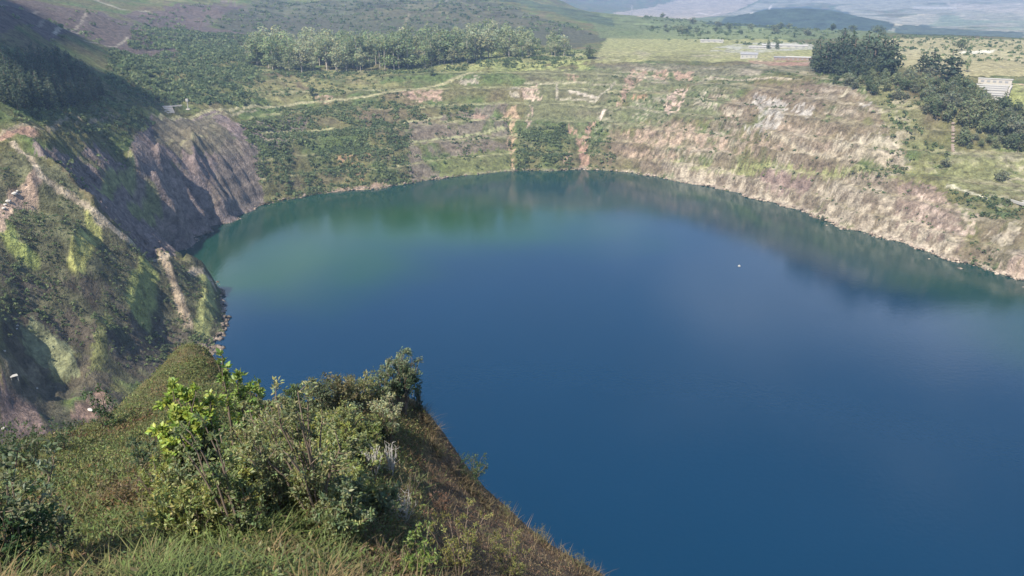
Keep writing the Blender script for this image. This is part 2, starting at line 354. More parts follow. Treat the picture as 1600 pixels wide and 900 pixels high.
lay([(1450, 40), (1640, 50), (1640, 15), (1480, 20)], (.15, .19, .12), .8, .4, 30)
lay([(1500, 30), (1640, 34), (1640, 0), (1480, 5)], (.36, .32, .26), .8, .45, 30)
lay([(1100, 38), (1150, 24), (1200, 12), (1260, 10), (1320, 18), (1400, 44), (1250, 46)], (.04, .06, .04), .95)
lay([(1400, 44), (1440, 39), (1500, 46), (1600, 50), (1600, 60), (1500, 56), (1400, 54)], (.05, .07, .045), .9)
# far wall
lay([(950, 185), (1090, 185), (1180, 130), (1290, 130), (1420, 220), (1410, 262), (1480, 320), (1600, 352), (1620, 455), (1450, 402), (1300, 356), (1200, 319), (1020, 275), (950, 262)], TAN, .75, .42, 2)
lay([(930, 105), (1200, 110), (1120, 185), (940, 200)], (.115, .13, .065), .75, .25, 2)
lay([(1100, 150), (1290, 130), (1420, 220), (1400, 262), (1300, 275), (1180, 250)], TAN, .85, .34, 2)
lay([(1040, 245), (1250, 280), (1420, 300), (1510, 360), (1510, 420), (1300, 352), (1100, 292), (1030, 270)], (.185, .15, .11), .85, .3, 2)
lay([(1190, 262), (1270, 280), (1255, 305), (1190, 290)], (.2, .145, .125), .9)
lay([(1400, 285), (1460, 290), (1500, 330), (1500, 400), (1400, 350)], (.2, .15, .12), .85)
lay([(640, 190), (790, 160), (800, 262), (640, 290)], (.16, .13, .105), .8, .36, 2)
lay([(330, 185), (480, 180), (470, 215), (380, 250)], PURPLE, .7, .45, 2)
lay([(820, 110), (960, 110), (970, 190), (820, 190)], (.13, .135, .07), .8)
lay([(380, 120), (560, 110), (640, 130), (470, 160), (380, 165)], (.2, .19, .085), .75, .4, 2)
lay([(820, 75), (930, 80), (920, 108), (700, 112), (690, 98)], (.26, .28, .11), .8, .3, 2)
lay([(690, 96), (830, 88), (830, 112), (560, 120)], (.2, .21, .09), .7, .4, 2)
lay([(1330, 130), (1440, 160), (1450, 240), (1400, 235)], (.16, .16, .075), .8)
lay([(1480, 240), (1600, 235), (1640, 300), (1600, 312), (1480, 295)], (.17, .175, .08), .9, .2, 1)
lay([(1380, 262), (1480, 258), (1490, 292), (1370, 275)], (.17, .17, .075), .8, .4)
lay([(1540, 130), (1600, 132), (1640, 170), (1560, 165)], (.24, .26, .1), .9)
lay([(680, 250), (800, 235), (800, 268), (690, 280)], (.13, .15, .05), .8)
lay([(1050, 248), (1200, 255), (1400, 275), (1400, 283), (1180, 268), (1050, 256)], (.23, .24, .1), .8)
# scars
for p, c in [([(962, 168), (975, 130), (985, 110), (1012, 108), (1008, 124), (985, 140), (972, 166)], PINK), ([(1018, 112), (1042, 110), (1045, 124), (1025, 126)], PINK),
             ([(1050, 113), (1085, 113), (1080, 127), (1058, 125)], PINK), ([(1036, 165), (1052, 142), (1075, 136), (1068, 158), (1052, 180), (1042, 176)], (.46, .34, .28)),
             ([(990, 147), (1012, 146), (1010, 154), (988, 154)], ORANGE), ([(795, 137), (812, 135), (812, 152), (797, 152)], PALE), ([(815, 137), (838, 133), (845, 158), (818, 156)], (.5, .38, .3)),
             ([(783, 168), (808, 167), (812, 184), (802, 196), (809, 214), (800, 228), (808, 247), (802, 263), (795, 263), (799, 240), (791, 222), (798, 205), (787, 188)], (.38, .27, .18)), ([(886, 192), (900, 200), (908, 215), (925, 190), (930, 192), (916, 225), (922, 266), (902, 266), (908, 238)], (.36, .22, .17)),
             ([(884, 238), (894, 236), (892, 264), (883, 262)], PINK), ([(1168, 150), (1200, 150), (1232, 160), (1226, 188), (1190, 214), (1178, 196), (1188, 170)], WHITE),
             ([(1240, 165), (1272, 168), (1266, 186), (1242, 180)], WHITE), ([(1095, 146), (1112, 160), (1160, 172), (1158, 184), (1120, 172), (1095, 166)], PALE),
             ([(1082, 160), (1098, 140), (1104, 145), (1092, 168)], PALE), ([(1305, 212), (1360, 208), (1412, 226), (1408, 246), (1330, 236), (1300, 238)], PALE),
             ([(1162, 200), (1178, 196), (1172, 214)], WHITE), ([(1540, 368), (1570, 364), (1590, 340), (1596, 342), (1590, 372), (1560, 384), (1545, 378)], PALE),
             ([(1548, 424), (1600, 392), (1620, 440), (1600, 447)], (.38, .29, .23)), ([(622, 146), (650, 140), (692, 140), (690, 158), (650, 158)], (.36, .25, .19)),
             ([(718, 122), (750, 118), (748, 130), (722, 134)], PALE), ([(738, 180), (760, 176), (768, 186), (745, 190)], PINK), ([(822, 168), (834, 170), (828, 198), (822, 196)], (.4, .3, .24)),
             ([(526, 242), (560, 238), (562, 250), (528, 252)], (.3, .19, .11)), ([(570, 238), (584, 236), (582, 246), (570, 247)], ORANGE), ([(552, 262), (572, 260), (570, 274), (554, 274)], (.3, .19, .12)),
             ([(505, 298), (560, 292), (612, 284), (608, 296), (560, 303), (508, 308)], (.27, .19, .15)), ([(490, 150), (520, 148), (515, 160), (490, 158)], PINK),
             ([(880, 112), (900, 116), (905, 124), (885, 124)], PINK), ([(1340, 160), (1360, 158), (1362, 166), (1345, 166)], WHITE), ([(1310, 146), (1330, 138), (1336, 142), (1318, 150)], (.4, .36, .26)),
             ([(1484, 128), (1512, 128), (1512, 140), (1484, 142)], PALE), ([(1250, 160), (1236, 130), (1246, 132), (1258, 158)], TAN)]:
    lay(p, c, .82, .40, .5)
lay([(975, 205), (1080, 200), (1140, 218), (1140, 236), (1060, 232), (980, 222)], (.33, .245, .18), .85, .48, .6)
lay([(965, 228), (1060, 238), (1060, 250), (975, 246)], (.33, .25, .18), .85, .48, .6)
lay([(1060, 252), (1130, 262), (1220, 300), (1300, 340), (1400, 376), (1400, 386), (1290, 352), (1150, 304), (1050, 286)], (.36, .31, .235), .85, .48, .6)
lay([(1280, 290), (1350, 272), (1420, 330), (1500, 380), (1500, 420), (1400, 386), (1280, 346)], (.36, .31, .235), .9, .5, .6)
lay([(1270, 225), (1400, 250), (1390, 262), (1280, 245)], (.36, .31, .23), .8, .46, .6)
lay([(1000, 190), (1290, 200), (1300, 240), (1010, 230)], (.31, .24, .18), .7, .58, .5)
lay([(1430, 300), (1530, 330), (1520, 380), (1440, 360)], (.42, .33, .27), .8, .62, .5)
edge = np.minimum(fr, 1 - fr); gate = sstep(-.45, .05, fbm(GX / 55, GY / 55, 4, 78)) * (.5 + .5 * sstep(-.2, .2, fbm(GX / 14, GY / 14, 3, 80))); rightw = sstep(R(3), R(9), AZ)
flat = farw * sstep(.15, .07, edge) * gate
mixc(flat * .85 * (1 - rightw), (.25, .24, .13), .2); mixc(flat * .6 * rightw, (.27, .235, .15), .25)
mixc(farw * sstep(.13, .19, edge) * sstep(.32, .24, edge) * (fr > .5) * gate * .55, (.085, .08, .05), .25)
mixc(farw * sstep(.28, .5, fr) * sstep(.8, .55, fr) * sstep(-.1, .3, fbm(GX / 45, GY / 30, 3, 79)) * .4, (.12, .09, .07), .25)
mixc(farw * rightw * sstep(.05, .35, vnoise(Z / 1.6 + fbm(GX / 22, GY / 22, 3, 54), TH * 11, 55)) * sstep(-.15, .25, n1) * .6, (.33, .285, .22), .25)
# dark cliff, gully and spur
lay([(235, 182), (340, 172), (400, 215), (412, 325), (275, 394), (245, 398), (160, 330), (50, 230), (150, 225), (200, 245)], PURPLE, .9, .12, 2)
lay([(200, 262), (245, 300), (300, 376), (255, 372), (215, 320)], (.2, .16, .135), .7)
lay([(240, 180), (330, 182), (380, 240), (300, 235), (240, 222)], (.125, .115, .075), .8)
lay([(350, 220), (400, 215), (412, 325), (330, 350)], (.15, .125, .10), .7)
lay([(0, 235), (50, 240), (150, 338), (250, 402), (340, 445), (345, 540), (200, 600), (60, 520), (0, 500)], (.092, .088, .052), .9, 0, 1, 120, .4)
lay([(0, 420), (120, 430), (250, 500), (330, 530), (200, 660), (0, 700)], (.085, .068, .055), .75, .42, 1, 120, .35)
lay([(0, 235), (50, 240), (150, 338), (120, 400), (30, 330)], (.11, .112, .06), .8, 0, 1, 120, .4)
lay([(105, 650), (155, 600), (182, 640), (150, 655)], (.19, .13, .105), .9)
lay([(0, 590), (55, 640), (90, 700), (60, 720), (0, 680)], (.16, .115, .105), .9)
lay([(0, 560), (45, 562), (70, 590), (10, 600)], (.17, .15, .10), .9)
lay([(30, 505), (52, 498), (110, 540), (128, 585), (95, 590), (40, 550)], (.19, .20, .11), .95)  # slab's sunlit face painted in as a paler colour
lay([(165, 490), (178, 500), (165, 570), (135, 590)], (.15, .155, .06), .85)
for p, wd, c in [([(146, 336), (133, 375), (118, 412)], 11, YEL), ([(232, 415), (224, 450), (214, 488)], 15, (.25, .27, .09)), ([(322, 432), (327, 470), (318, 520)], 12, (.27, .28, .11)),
                 ([(255, 398), (272, 440), (292, 505)], 9, (.33, .26, .18)), ([(5, 345), (18, 380), (45, 395)], 14, (.24, .27, .085)), ([(205, 254), (178, 275), (152, 296)], 7, (.22, .23, .1)),
                 ([(210, 335), (235, 322), (245, 316)], 8, (.18, .19, .08)), ([(0, 350), (20, 310), (48, 283), (60, 274)], 8, (.34, .25, .19)), ([(0, 216), (30, 207), (48, 202)], 12, (.34, .22, .16)),
                 ([(20, 222), (50, 250), (62, 274), (110, 305), (150, 338), (200, 374), (252, 404), (300, 424), (335, 446)], 5, (.36, .30, .22)),
                 ([(0, 212), (60, 200), (150, 185), (185, 178)], 3, (.25, .21, .14)), ([(240, 180), (330, 172), (400, 165), (470, 160), (560, 152), (640, 140), (700, 128), (750, 112)], 4, (.28, .26, .15)),
                 ([(410, 208), (450, 206), (520, 200)], 4, (.3, .29, .15)), ([(560, 202), (600, 197), (640, 190), (690, 182)], 3, (.28, .27, .15)), ([(640, 222), (700, 216), (790, 200)], 3.5, (.26, .26, .14)),
                 ([(255, 222), (300, 218), (320, 212)], 3, (.22, .2, .12)), ([(320, 182), (350, 178), (400, 172)], 3, (.24, .22, .14)), ([(345, 300), (380, 300), (405, 310)], 3, (.2, .16, .13)),
                 ([(870, 128), (870, 155), (930, 158), (960, 130)], 2, (.3, .27, .2)), ([(820, 130), (900, 128), (1000, 132)], 2, (.26, .24, .16)), ([(890, 142), (930, 152)], 3, (.42, .37, .3)),
                 ([(938, 185), (945, 172)], 3, (.5, .42, .35)), ([(1110, 120), (1200, 122), (1250, 124)], 2.5, (.34, .29, .22)), ([(1200, 205), (1300, 245), (1420, 262)], 3, (.3, .26, .19)),
                 ([(1240, 330), (1262, 300), (1275, 285)], 3, (.22, .19, .14)), ([(1540, 310), (1480, 290)], 3, (.4, .38, .28)), ([(1560, 130), (1600, 132), (1640, 134)], 3, (.5, .36, .27)),
                 ([(985, 85), (1100, 80), (1200, 74)], 2.5, (.16, .14, .10)), ([(620, 60), (640, 20), (700, 0)], 2, (.17, .15, .1)), ([(0, 10), (60, 18)], 3, (.24, .2, .16)), ([(85, 53), (130, 49)], 2.5, (.34, .3, .24)),
                 ([(150, 0), (190, 15), (230, 18)], 4, (.26, .24, .18)), ([(130, 63), (200, 58)], 2, (.26, .23, .18)), ([(60, 42), (170, 30)], 2, (.22, .19, .15)),
                 ([(1175, 20), (1205, 8), (1300, 6)], 2, (.6, .55, .5)), ([(1090, 19), (1110, 24), (1125, 20)], 2, (.6, .55, .5))]:
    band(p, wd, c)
# waterline: bare pale rock just above the water
mixc(sstep(2.2, .6, Z) * sstep(-1, .2, Z) * mid * sstep(R(-17), R(2), AZ) * .5 * sstep(.35, .6, .5 + fbm(GX / 14, GY / 14, 3, 132)), (.34, .29, .23))
mixc(sstep(3.0, .6, Z) * sstep(-1, .2, Z) * mid * sstep(R(4), R(9), AZ) * .6 * sstep(.25, .55, .5 + fbm(GX / 14, GY / 14, 3, 131)), (.36, .30, .24))
# foreground hill
fgm = 1 - sstep(105, 125, RR)
mixc(fgm, (.10, .098, .042), .2, n3)
g1 = fbm(GX / 1.6, GY / 1.6, 4, 121); g2 = fbm(GX / 6, GY / 6, 3, 122)
mixc(fgm * sstep(-.2, .2, g2) * .7, (.09, .105, .035), .3, g1)
mixc(fgm * sstep(.0, .45, g1 + .3 * g2) * .6, (.15, .105, .06), .3, g1)
mixc(flank * sstep(-.5, -.1, g2 + .9) * .9, (.14, .092, .062), .35, g1)
mixc(flank * sstep(.1, .4, g1) * .6, (.075, .068, .034), .3, g1)
# bushes
bush([(370, 190), (520, 180), (640, 195), (640, 285), (500, 305), (420, 322), (395, 250)], .085, 2.7, k=.28)
bush([(430, 165), (560, 158), (740, 165), (735, 190), (560, 195), (440, 200)], .04, 2.8, k=.35)
bush([(808, 205), (885, 195), (893, 262), (806, 264)], .14, 2.6)
bush([(915, 190), (960, 200), (960, 262), (922, 264)], .05, 2.3, k=.4)
bush([(640, 200), (800, 180), (800, 268), (640, 285)], .02, 2.2, k=.45)
bush([(170, 75), (380, 75), (405, 165), (260, 168), (165, 135)], .03, 4.2)
bush([(230, 40), (420, 60), (380, 80), (200, 75)], .02, 4.5)
bush([(1280, 112), (1440, 130), (1440, 240), (1380, 220), (1300, 130)], .02, 2.8, k=.45)
bush([(1330, 275), (1400, 252), (1420, 262), (1380, 302), (1350, 300)], .06, 2.4)
bush([(1470, 300), (1600, 318), (1640, 350), (1500, 338)], .05, 2.6, k=.3)
bush([(1500, 370), (1560, 380), (1560, 420), (1510, 415)], .05, 2.2, k=.3)
bush([(1360, 230), (1480, 220), (1480, 270), (1400, 262)], .02, 2.6, k=.4)
bush([(0, 130), (240, 150), (240, 200), (190, 240), (0, 212)], .02, 3.2, k=.3)
bush([(60, 225), (200, 245), (160, 300), (90, 260)], .03, 2.6, k=.4)
bush([(0, 235), (50, 245), (150, 340), (340, 450), (345, 540), (200, 580), (60, 500), (0, 560)], .16, 1.05, k=.36)
bush([(0, 400), (110, 450), (180, 520), (60, 500), (0, 480)], .12, 1.5, k=.3)
bush([(180, 480), (340, 510), (340, 545), (200, 560)], .12, 1.5, k=.35)
bush([(940, 110), (1290, 110), (1290, 200), (950, 200)], .006, 2.2, k=.4)
bush([(1000, 200), (1290, 200), (1400, 280), (1000, 260)], .005, 2.0, k=.45)
bush([(1060, 262), (1480, 300), (1590, 430), (1300, 350)], .006, 1.8, k=.4)
bush([(820, 75), (930, 80), (900, 108), (690, 112)], .02, 2.2, k=.35)
bush([(380, 110), (640, 108), (640, 150), (380, 165)], .012, 2.6, k=.4)
bush([(372, 100), (450, 112), (560, 112), (680, 106), (760, 96), (880, 88), (880, 96), (760, 104), (600, 120), (450, 120), (370, 110)], .03, 3.2, k=.3)
bush([(330, 40), (420, 0), (760, 0), (940, 55), (700, 60), (420, 60)], .0016, 5.5, k=.4)
bush([(0, 10), (330, 5), (330, 40), (160, 70), (0, 70)], .002, 4.5, k=.4)
bush([(1000, 26), (1380, 46), (1270, 74), (1000, 60)], .001, 5, k=.45)
bush([(1380, 55), (1600, 62), (1600, 100), (1400, 100)], .0015, 4, k=.4)

DENS *= .45 + 1.0 * sstep(-.15, .2, fbm(GX / 15, GY / 15, 3, 92))
for sl, m in BARE: DENS[sl] *= 1 - .8 * m

# ------------------------------------------------------------------ materials
def nodes_of(name):
    m = bpy.data.materials.new(name); m.use_nodes = True; t = m.node_tree; t.nodes.clear()
    return m, t, t.nodes.new('ShaderNodeOutputMaterial')
def ground_mat(name, s1, s2, bump, dist):
    m, t, o = nodes_of(name); N = t.nodes.new; K = t.links.new
    at = N('ShaderNodeAttribute'); at.attribute_name = 'Col'
    geo = N('ShaderNodeNewGeometry')
    a = N('ShaderNodeTexNoise'); a.inputs['Scale'].default_value = s1; a.inputs['Detail'].default_value = 8; a.inputs['Roughness'].default_value = .65
    b = N('ShaderNodeTexNoise'); b.inputs['Scale'].default_value = s2; b.inputs['Detail'].default_value = 5; b.inputs['Roughness'].default_value = .6
    K(geo.outputs['Position'], a.inputs['Vector']); K(geo.outputs['Position'], b.inputs['Vector'])
    r = N('ShaderNodeMapRange'); r.inputs['From Min'].default_value = .3; r.inputs['From Max'].default_value = .7; r.inputs['To Min'].default_value = .4; r.inputs['To Max'].default_value = 1.65
    K(a.outputs['Fac'], r.inputs['Value'])
    r2 = N('ShaderNodeMapRange'); r2.inputs['From Min'].default_value = .3; r2.inputs['From Max'].default_value = .7; r2.inputs['To Min'].default_value = .7; r2.inputs['To Max'].default_value = 1.25
    K(b.outputs['Fac'], r2.inputs['Value'])
    mu = N('ShaderNodeMath'); mu.operation = 'MULTIPLY'; K(r.outputs[0], mu.inputs[0]); K(r2.outputs[0], mu.inputs[1])
    vm = N('ShaderNodeVectorMath'); vm.operation = 'SCALE'; K(at.outputs['Color'], vm.inputs[0]); K(mu.outputs[0], vm.inputs['Scale'])
    bs = N('ShaderNodeBsdfPrincipled'); bs.inputs['Roughness'].default_value = .95; bs.inputs['Specular IOR Level'].default_value = .15
    K(vm.outputs[0], bs.inputs['Base Color'])
    bu = N('ShaderNodeBump'); bu.inputs['Strength'].default_value = bump; bu.inputs['Distance'].default_value = dist
    ad = N('ShaderNodeMath'); ad.operation = 'ADD'; K(a.outputs['Fac'], ad.inputs[0]); K(b.outputs['Fac'], ad.inputs[1])
    K(ad.outputs[0], bu.inputs['Height']); K(bu.outputs[0], bs.inputs['Normal']); K(bs.outputs[0], o.inputs[0])
    return m
M_near = ground_mat('hill_soil_and_grass', 5.0, 22.0, .8, .12)
M_mid = ground_mat('pit_rock_and_scrub', .22, .8, .9, 1.6)
M_far = ground_mat('distant_land', .02, .1, .6, 8)
def leaf_mat(name, trans=.35, rough=.5, spec=.35):
    m, t, o = nodes_of(name); N = t.nodes.new; K = t.links.new
    at = N('ShaderNodeAttribute'); at.attribute_name = 'Col'
    bs = N('ShaderNodeBsdfPrincipled'); bs.inputs['Roughness'].default_value = rough; bs.inputs['Specular IOR Level'].default_value = spec
    tr = N('ShaderNodeBsdfTranslucent'); mxs = N('ShaderNodeMixShader'); mxs.inputs[0].default_value = trans
    hs = N('ShaderNodeHueSaturation'); hs.inputs['Hue'].default_value = .485; hs.inputs['Value'].default_value = 1.3
    K(at.outputs['Color'], bs.inputs['Base Color']); K(at.outputs['Color'], hs.inputs['Color']); K(hs.outputs[0], tr.inputs['Color'])
    K(bs.outputs[0], mxs.inputs[1]); K(tr.outputs[0], mxs.inputs[2]); K(mxs.outputs[0], o.inputs[0])
    return m
M_leaf = leaf_mat('shrub_leaf', .42, .45, .4); M_crown = leaf_mat('tree_foliage', .48, .7, .2); M_grass = leaf_mat('grass_blade', .3, .6, .3)
def plain(name, col, rough=.8, nz=6.0, amt=.3, bump=.2):
    m, t, o = nodes_of(name); N = t.nodes.new; K = t.links.new
    tcn = N('ShaderNodeTexCoord'); a = N('ShaderNodeTexNoise'); a.inputs['Scale'].default_value = nz; a.inputs['Detail'].default_value = 6
    K(tcn.outputs['Object'], a.inputs['Vector'])
    r = N('ShaderNodeMapRange'); r.inputs['To Min'].default_value = 1 - amt; r.inputs['To Max'].default_value = 1 + amt; K(a.outputs['Fac'], r.inputs['Value'])
    vm = N('ShaderNodeVectorMath'); vm.operation = 'SCALE'; vm.inputs[0].default_value = col; K(r.outputs[0], vm.inputs['Scale'])
    bs = N('ShaderNodeBsdfPrincipled'); bs.inputs['Roughness'].default_value = rough; K(vm.outputs[0], bs.inputs['Base Color'])
    bu = N('ShaderNodeBump'); bu.inputs['Strength'].default_value = bump; bu.inputs['Distance'].default_value = .05; K(a.outputs['Fac'], bu.inputs['Height']); K(bu.outputs[0], bs.inputs['Normal'])
    K(bs.outputs[0], o.inputs[0]); return m
M_bark = plain('bark', (.13, .10, .075), .9, 8); M_palebark = plain('pale_bark', (.34, .30, .25), .9, 1.0); M_white = plain('white_paint', (.38, .365, .33), .7, 2, .12)
M_conc = plain('pale_concrete', (.42, .385, .34), .9, 1.5, .2); M_rock = plain('white_rock', (.46, .43, .39), .9, 2, .2, .6); M_brickst = plain('reddish_stone', (.25, .19, .15), .9, 2, .25)
M_dark = plain('dark_opening', (.03, .03, .035), .4, 2); M_roof = plain('grey_roof', (.24, .24, .245), .7, .5, .15); M_rust = plain('red_earth', (.24, .17, .13), .95, .6, .3)
M_twig = plain('dead_twig', (.42, .40, .37), .9, 9, .2)

# ------------------------------------------------------------------ object helpers
def tag(o, label=None, cat=None, group=None, kind=None):
    if label: o['label'] = label
    if cat: o['category'] = cat
    if group: o['group'] = group
    if kind: o['kind'] = kind
    return o
def mesh_np(name, v, f, col=None, smooth=False):
    """f: (n,3) or (n,4) int array"""
    me = bpy.data.meshes.new(name); v = np.asarray(v, np.float32); f = np.asarray(f, np.int32); k = f.shape[1]
    me.vertices.add(len(v)); me.vertices.foreach_set('co', v.ravel()); me.loops.add(f.size); me.loops.foreach_set('vertex_index', f.ravel())
    me.polygons.add(len(f)); me.polygons.foreach_set('loop_start', np.arange(0, f.size, k, dtype=np.int32)); me.polygons.foreach_set('loop_total', np.full(len(f), k, np.int32))
    if smooth: me.polygons.foreach_set('use_smooth', np.ones(len(f), bool))
    if col is not None:
        a = me.attributes.new('Col', 'FLOAT_COLOR', 'POINT'); c = np.ones((len(v), 4), np.float32); c[:, :3] = np.clip(col, 0, 1); a.data.foreach_set('color', c.ravel())
    me.update(calc_edges=True); return me
def link(name, me, mat=None, parent=None, loc=None):
    o = bpy.data.objects.new(name, me); COL.objects.link(o)
    if mat and not me.materials: me.materials.append(mat)
    if parent: o.parent = parent
    if loc is not None: o.location = loc
    return o
def empty(name, loc, rz=0.0):
    o = bpy.data.objects.new(name, None); COL.objects.link(o); o.location = loc; o.rotation_euler = (0, 0, rz); o.empty_display_size = .5; return o

# ------------------------------------------------------------------ land, lake
def patch(name, k0, k1, mat):
    ii, kk = np.meshgrid(np.arange(NA - 1), np.arange(k0, k1), indexing='ij')
    zz = np.maximum(np.maximum(Z[ii, kk], Z[ii + 1, kk]), np.maximum(Z[ii, kk + 1], Z[ii + 1, kk + 1]))
    ok = zz > -4
    ii, kk = ii[ok], kk[ok]
    idx = np.stack([ii * NR + kk, (ii + 1) * NR + kk, (ii + 1) * NR + kk + 1, ii * NR + kk + 1], 1)
    u, inv = np.unique(idx, return_inverse=True); f = inv.reshape(idx.shape)[:, ::-1]
    v = np.stack([GX.ravel()[u], GY.ravel()[u], Z.ravel()[u]], 1)
    o = link(name, mesh_np(name, v, f[:, ::-1], C.reshape(-1, 3)[u], True), mat)
    tag(o, kind='structure'); return o
kA, kB = int(np.searchsorted(rs, 115)), int(np.searchsorted(rs, 1500))
patch('hillside', 0, kA, M_near); patch('pit_slopes', kA, kB, M_mid); patch('distant_hills', kB, NR - 1, M_far)

m, t, o_ = nodes_of('lake_water'); N = t.nodes.new; K = t.links.new
bs = N('ShaderNodeBsdfPrincipled'); bs.inputs['IOR'].default_value = 1.32
geo = N('ShaderNodeNewGeometry')
at = N('ShaderNodeAttribute'); at.attribute_name = 'Col'
K(at.outputs['Color'], bs.inputs['Base Color'])
wv = N('ShaderNodeTexNoise'); wv.inputs['Scale'].default_value = .55; wv.inputs['Detail'].default_value = 4; K(geo.outputs['Position'], wv.inputs['Vector'])
wp = N('ShaderNodeTexNoise'); wp.inputs['Scale'].default_value = .016; wp.inputs['Detail'].default_value = 5; wp.inputs['Distortion'].default_value = 1.2; K(geo.outputs['Position'], wp.inputs['Vector'])
wr = N('ShaderNodeMapRange'); wr.inputs['From Min'].default_value = .35; wr.inputs['From Max'].default_value = .7; wr.inputs['To Min'].default_value = .03; wr.inputs['To Max'].default_value = .11
K(wp.outputs['Fac'], wr.inputs['Value']); K(wr.outputs[0], bs.inputs['Roughness'])
bu = N('ShaderNodeBump'); bu.inputs['Strength'].default_value = .2; bu.inputs['Distance'].default_value = .25; K(wv.outputs['Fac'], bu.inputs['Height']); K(bu.outputs[0], bs.inputs['Normal'])
K(bs.outputs[0], o_.inputs[0]); M_water = m
nx, ny = 140, 160
wx, wy = np.meshgrid(np.linspace(-330, 620, nx), np.linspace(20, 760, ny), indexing='ij')
wc = np.zeros(wx.shape + (3,)); wc[:] = (.0002, .0225, .056)
def wpoint(px, py):
    az, D = ray(px, py); return xy(az, CAMZ / D)
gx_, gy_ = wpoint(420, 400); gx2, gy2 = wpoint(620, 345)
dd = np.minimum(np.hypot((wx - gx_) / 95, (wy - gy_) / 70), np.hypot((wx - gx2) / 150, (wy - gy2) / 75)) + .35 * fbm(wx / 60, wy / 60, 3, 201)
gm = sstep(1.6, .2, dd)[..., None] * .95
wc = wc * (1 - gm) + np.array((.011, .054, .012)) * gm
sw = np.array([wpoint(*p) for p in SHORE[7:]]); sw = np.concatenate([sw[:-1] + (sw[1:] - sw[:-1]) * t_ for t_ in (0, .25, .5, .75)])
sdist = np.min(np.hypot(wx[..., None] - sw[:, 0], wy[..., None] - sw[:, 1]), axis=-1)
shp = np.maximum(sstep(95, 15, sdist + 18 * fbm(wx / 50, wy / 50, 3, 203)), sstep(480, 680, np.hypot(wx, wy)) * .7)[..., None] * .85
wc = wc * (1 - shp) + np.array((.007, .038, .026)) * shp  # green of the shallows, with the bank's dark reflection painted in
wc *= (1 + .12 * fbm(wx / 120, wy / 120, 3, 202))[..., None]
ii, jj = np.meshgrid(np.arange(nx - 1), np.arange(ny - 1), indexing='ij')
f = np.stack([ii * ny + jj, (ii + 1) * ny + jj, (ii + 1) * ny + jj + 1, ii * ny + jj + 1], -1).reshape(-1, 4)
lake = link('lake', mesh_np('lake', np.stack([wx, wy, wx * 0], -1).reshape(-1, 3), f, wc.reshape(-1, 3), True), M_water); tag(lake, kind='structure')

# ------------------------------------------------------------------ foliage geometry
def rand_dirs(k, up=0.0):
    d = rng.normal(size=(k, 3)); d[:, 2] += up; return d / np.linalg.norm(d, axis=1, keepdims=True)
def quads_at(c, nrm, size, aspect=1.0, along=None):
    """leaf-like quads centred at c facing nrm"""
    k = len(c)
    a = rng.normal(size=(k, 3)) if along is None else along
    a = a - nrm * (a * nrm).sum(1, keepdims=True); a /= np.linalg.norm(a, axis=1, keepdims=True) + 1e-9
    b = np.cross(nrm, a); s = np.asarray(size).reshape(-1, 1)
    v = np.stack([c - a * s, c + b * s * aspect * .9 + a * s * .15, c + a * s, c - b * s * aspect * .9 - a * s * .1], 1)
    return v.reshape(-1, 3), np.arange(4 * k).reshape(k, 4)
def crown_mesh(name, lobes, k, leaf, col, var=.25, up=.35):
    """leaf clumps spread through the lobes (x,y,z,rx,rz) of a crown"""
    ps, ns, cs = [], [], []
    tot = sum(l[3] ** 2 for l in lobes)
    for (x, y, z, rx, rz) in lobes:
        m_ = max(6, int(k * rx * rx / tot)); d = rand_dirs(m_, .25); rad = rng.uniform(.55, 1.05, (m_, 1)) ** .7
        p = d * rad * np.array([rx, rx, rz]) + np.array([x, y, z]); nn = d + rng.normal(size=(m_, 3)) * .55 + np.array([0, 0, up]); nn /= np.linalg.norm(nn, axis=1, keepdims=True)
        lv = rng.uniform(.75, 1.25)
        ps.append(p); ns.append(nn); cs.append(np.full(m_, lv))
    p, nn, lv = np.concatenate(ps), np.concatenate(ns), np.concatenate(cs)
    v, f = quads_at(p, nn, leaf * rng.uniform(.6, 1.3, len(p)), .8)
    c = np.array(col)[None, :] * (lv * rng.uniform(1 - var, 1 + var, len(p)))[:, None] * np.stack([rng.uniform(.85, 1.2, len(p)), np.ones(len(p)), rng.uniform(.8, 1.2, len(p))], 1)
    return mesh_np(name, v, f, np.repeat(c, 4, 0))
def tube(pts, rad, sides=5):
    """tapered tube along points; returns verts, quads"""
    pts = np.asarray(pts, float); m_ = len(pts); rad = np.broadcast_to(np.asarray(rad, float), (m_,))
    t_ = np.gradient(pts, axis=0); t_ /= np.linalg.norm(t_, axis=1, keepdims=True) + 1e-9
    ref = np.array([.31, .95, .1]); a = np.cross(t_, ref); a /= np.linalg.norm(a, axis=1, keepdims=True) + 1e-9; b = np.cross(t_, a)
    an = np.arange(sides) * 2 * math.pi / sides
    v = pts[:, None, :] + rad[:, None, None] * (np.cos(an)[None, :, None] * a[:, None, :] + np.sin(an)[None, :, None] * b[:, None, :])
    f = [[i * sides + j, i * sides + (j + 1) % sides, (i + 1) * sides + (j + 1) % sides, (i + 1) * sides + j] for i in range(m_ - 1) for j in range(sides)]
    return v.reshape(-1, 3), np.array(f, np.int32)
def join(parts):
    vs_, fs_, n_ = [], [], 0
    for v, f in parts: vs_.append(v); fs_.append(f + n_); n_ += len(v)
    return np.concatenate(vs_), np.concatenate(fs_)
def trunk_mesh(name, h, r, limbs):
    parts = [tube([(0, 0, -.6), (.02 * h * random.uniform(-1, 1), .02 * h * random.uniform(-1, 1), h * .5), (.03 * h * random.uniform(-1, 1), .03 * h * random.uniform(-1, 1), h)], [r, r * .7, r * .25])]
    for (x, y, z) in limbs: parts.append(tube([(0, 0, z * .6), (x * .5, y * .5, z * .82), (x, y, z)], [r * .4, r * .28, r * .1], 4))
    return mesh_np(name, *join(parts), smooth=True)

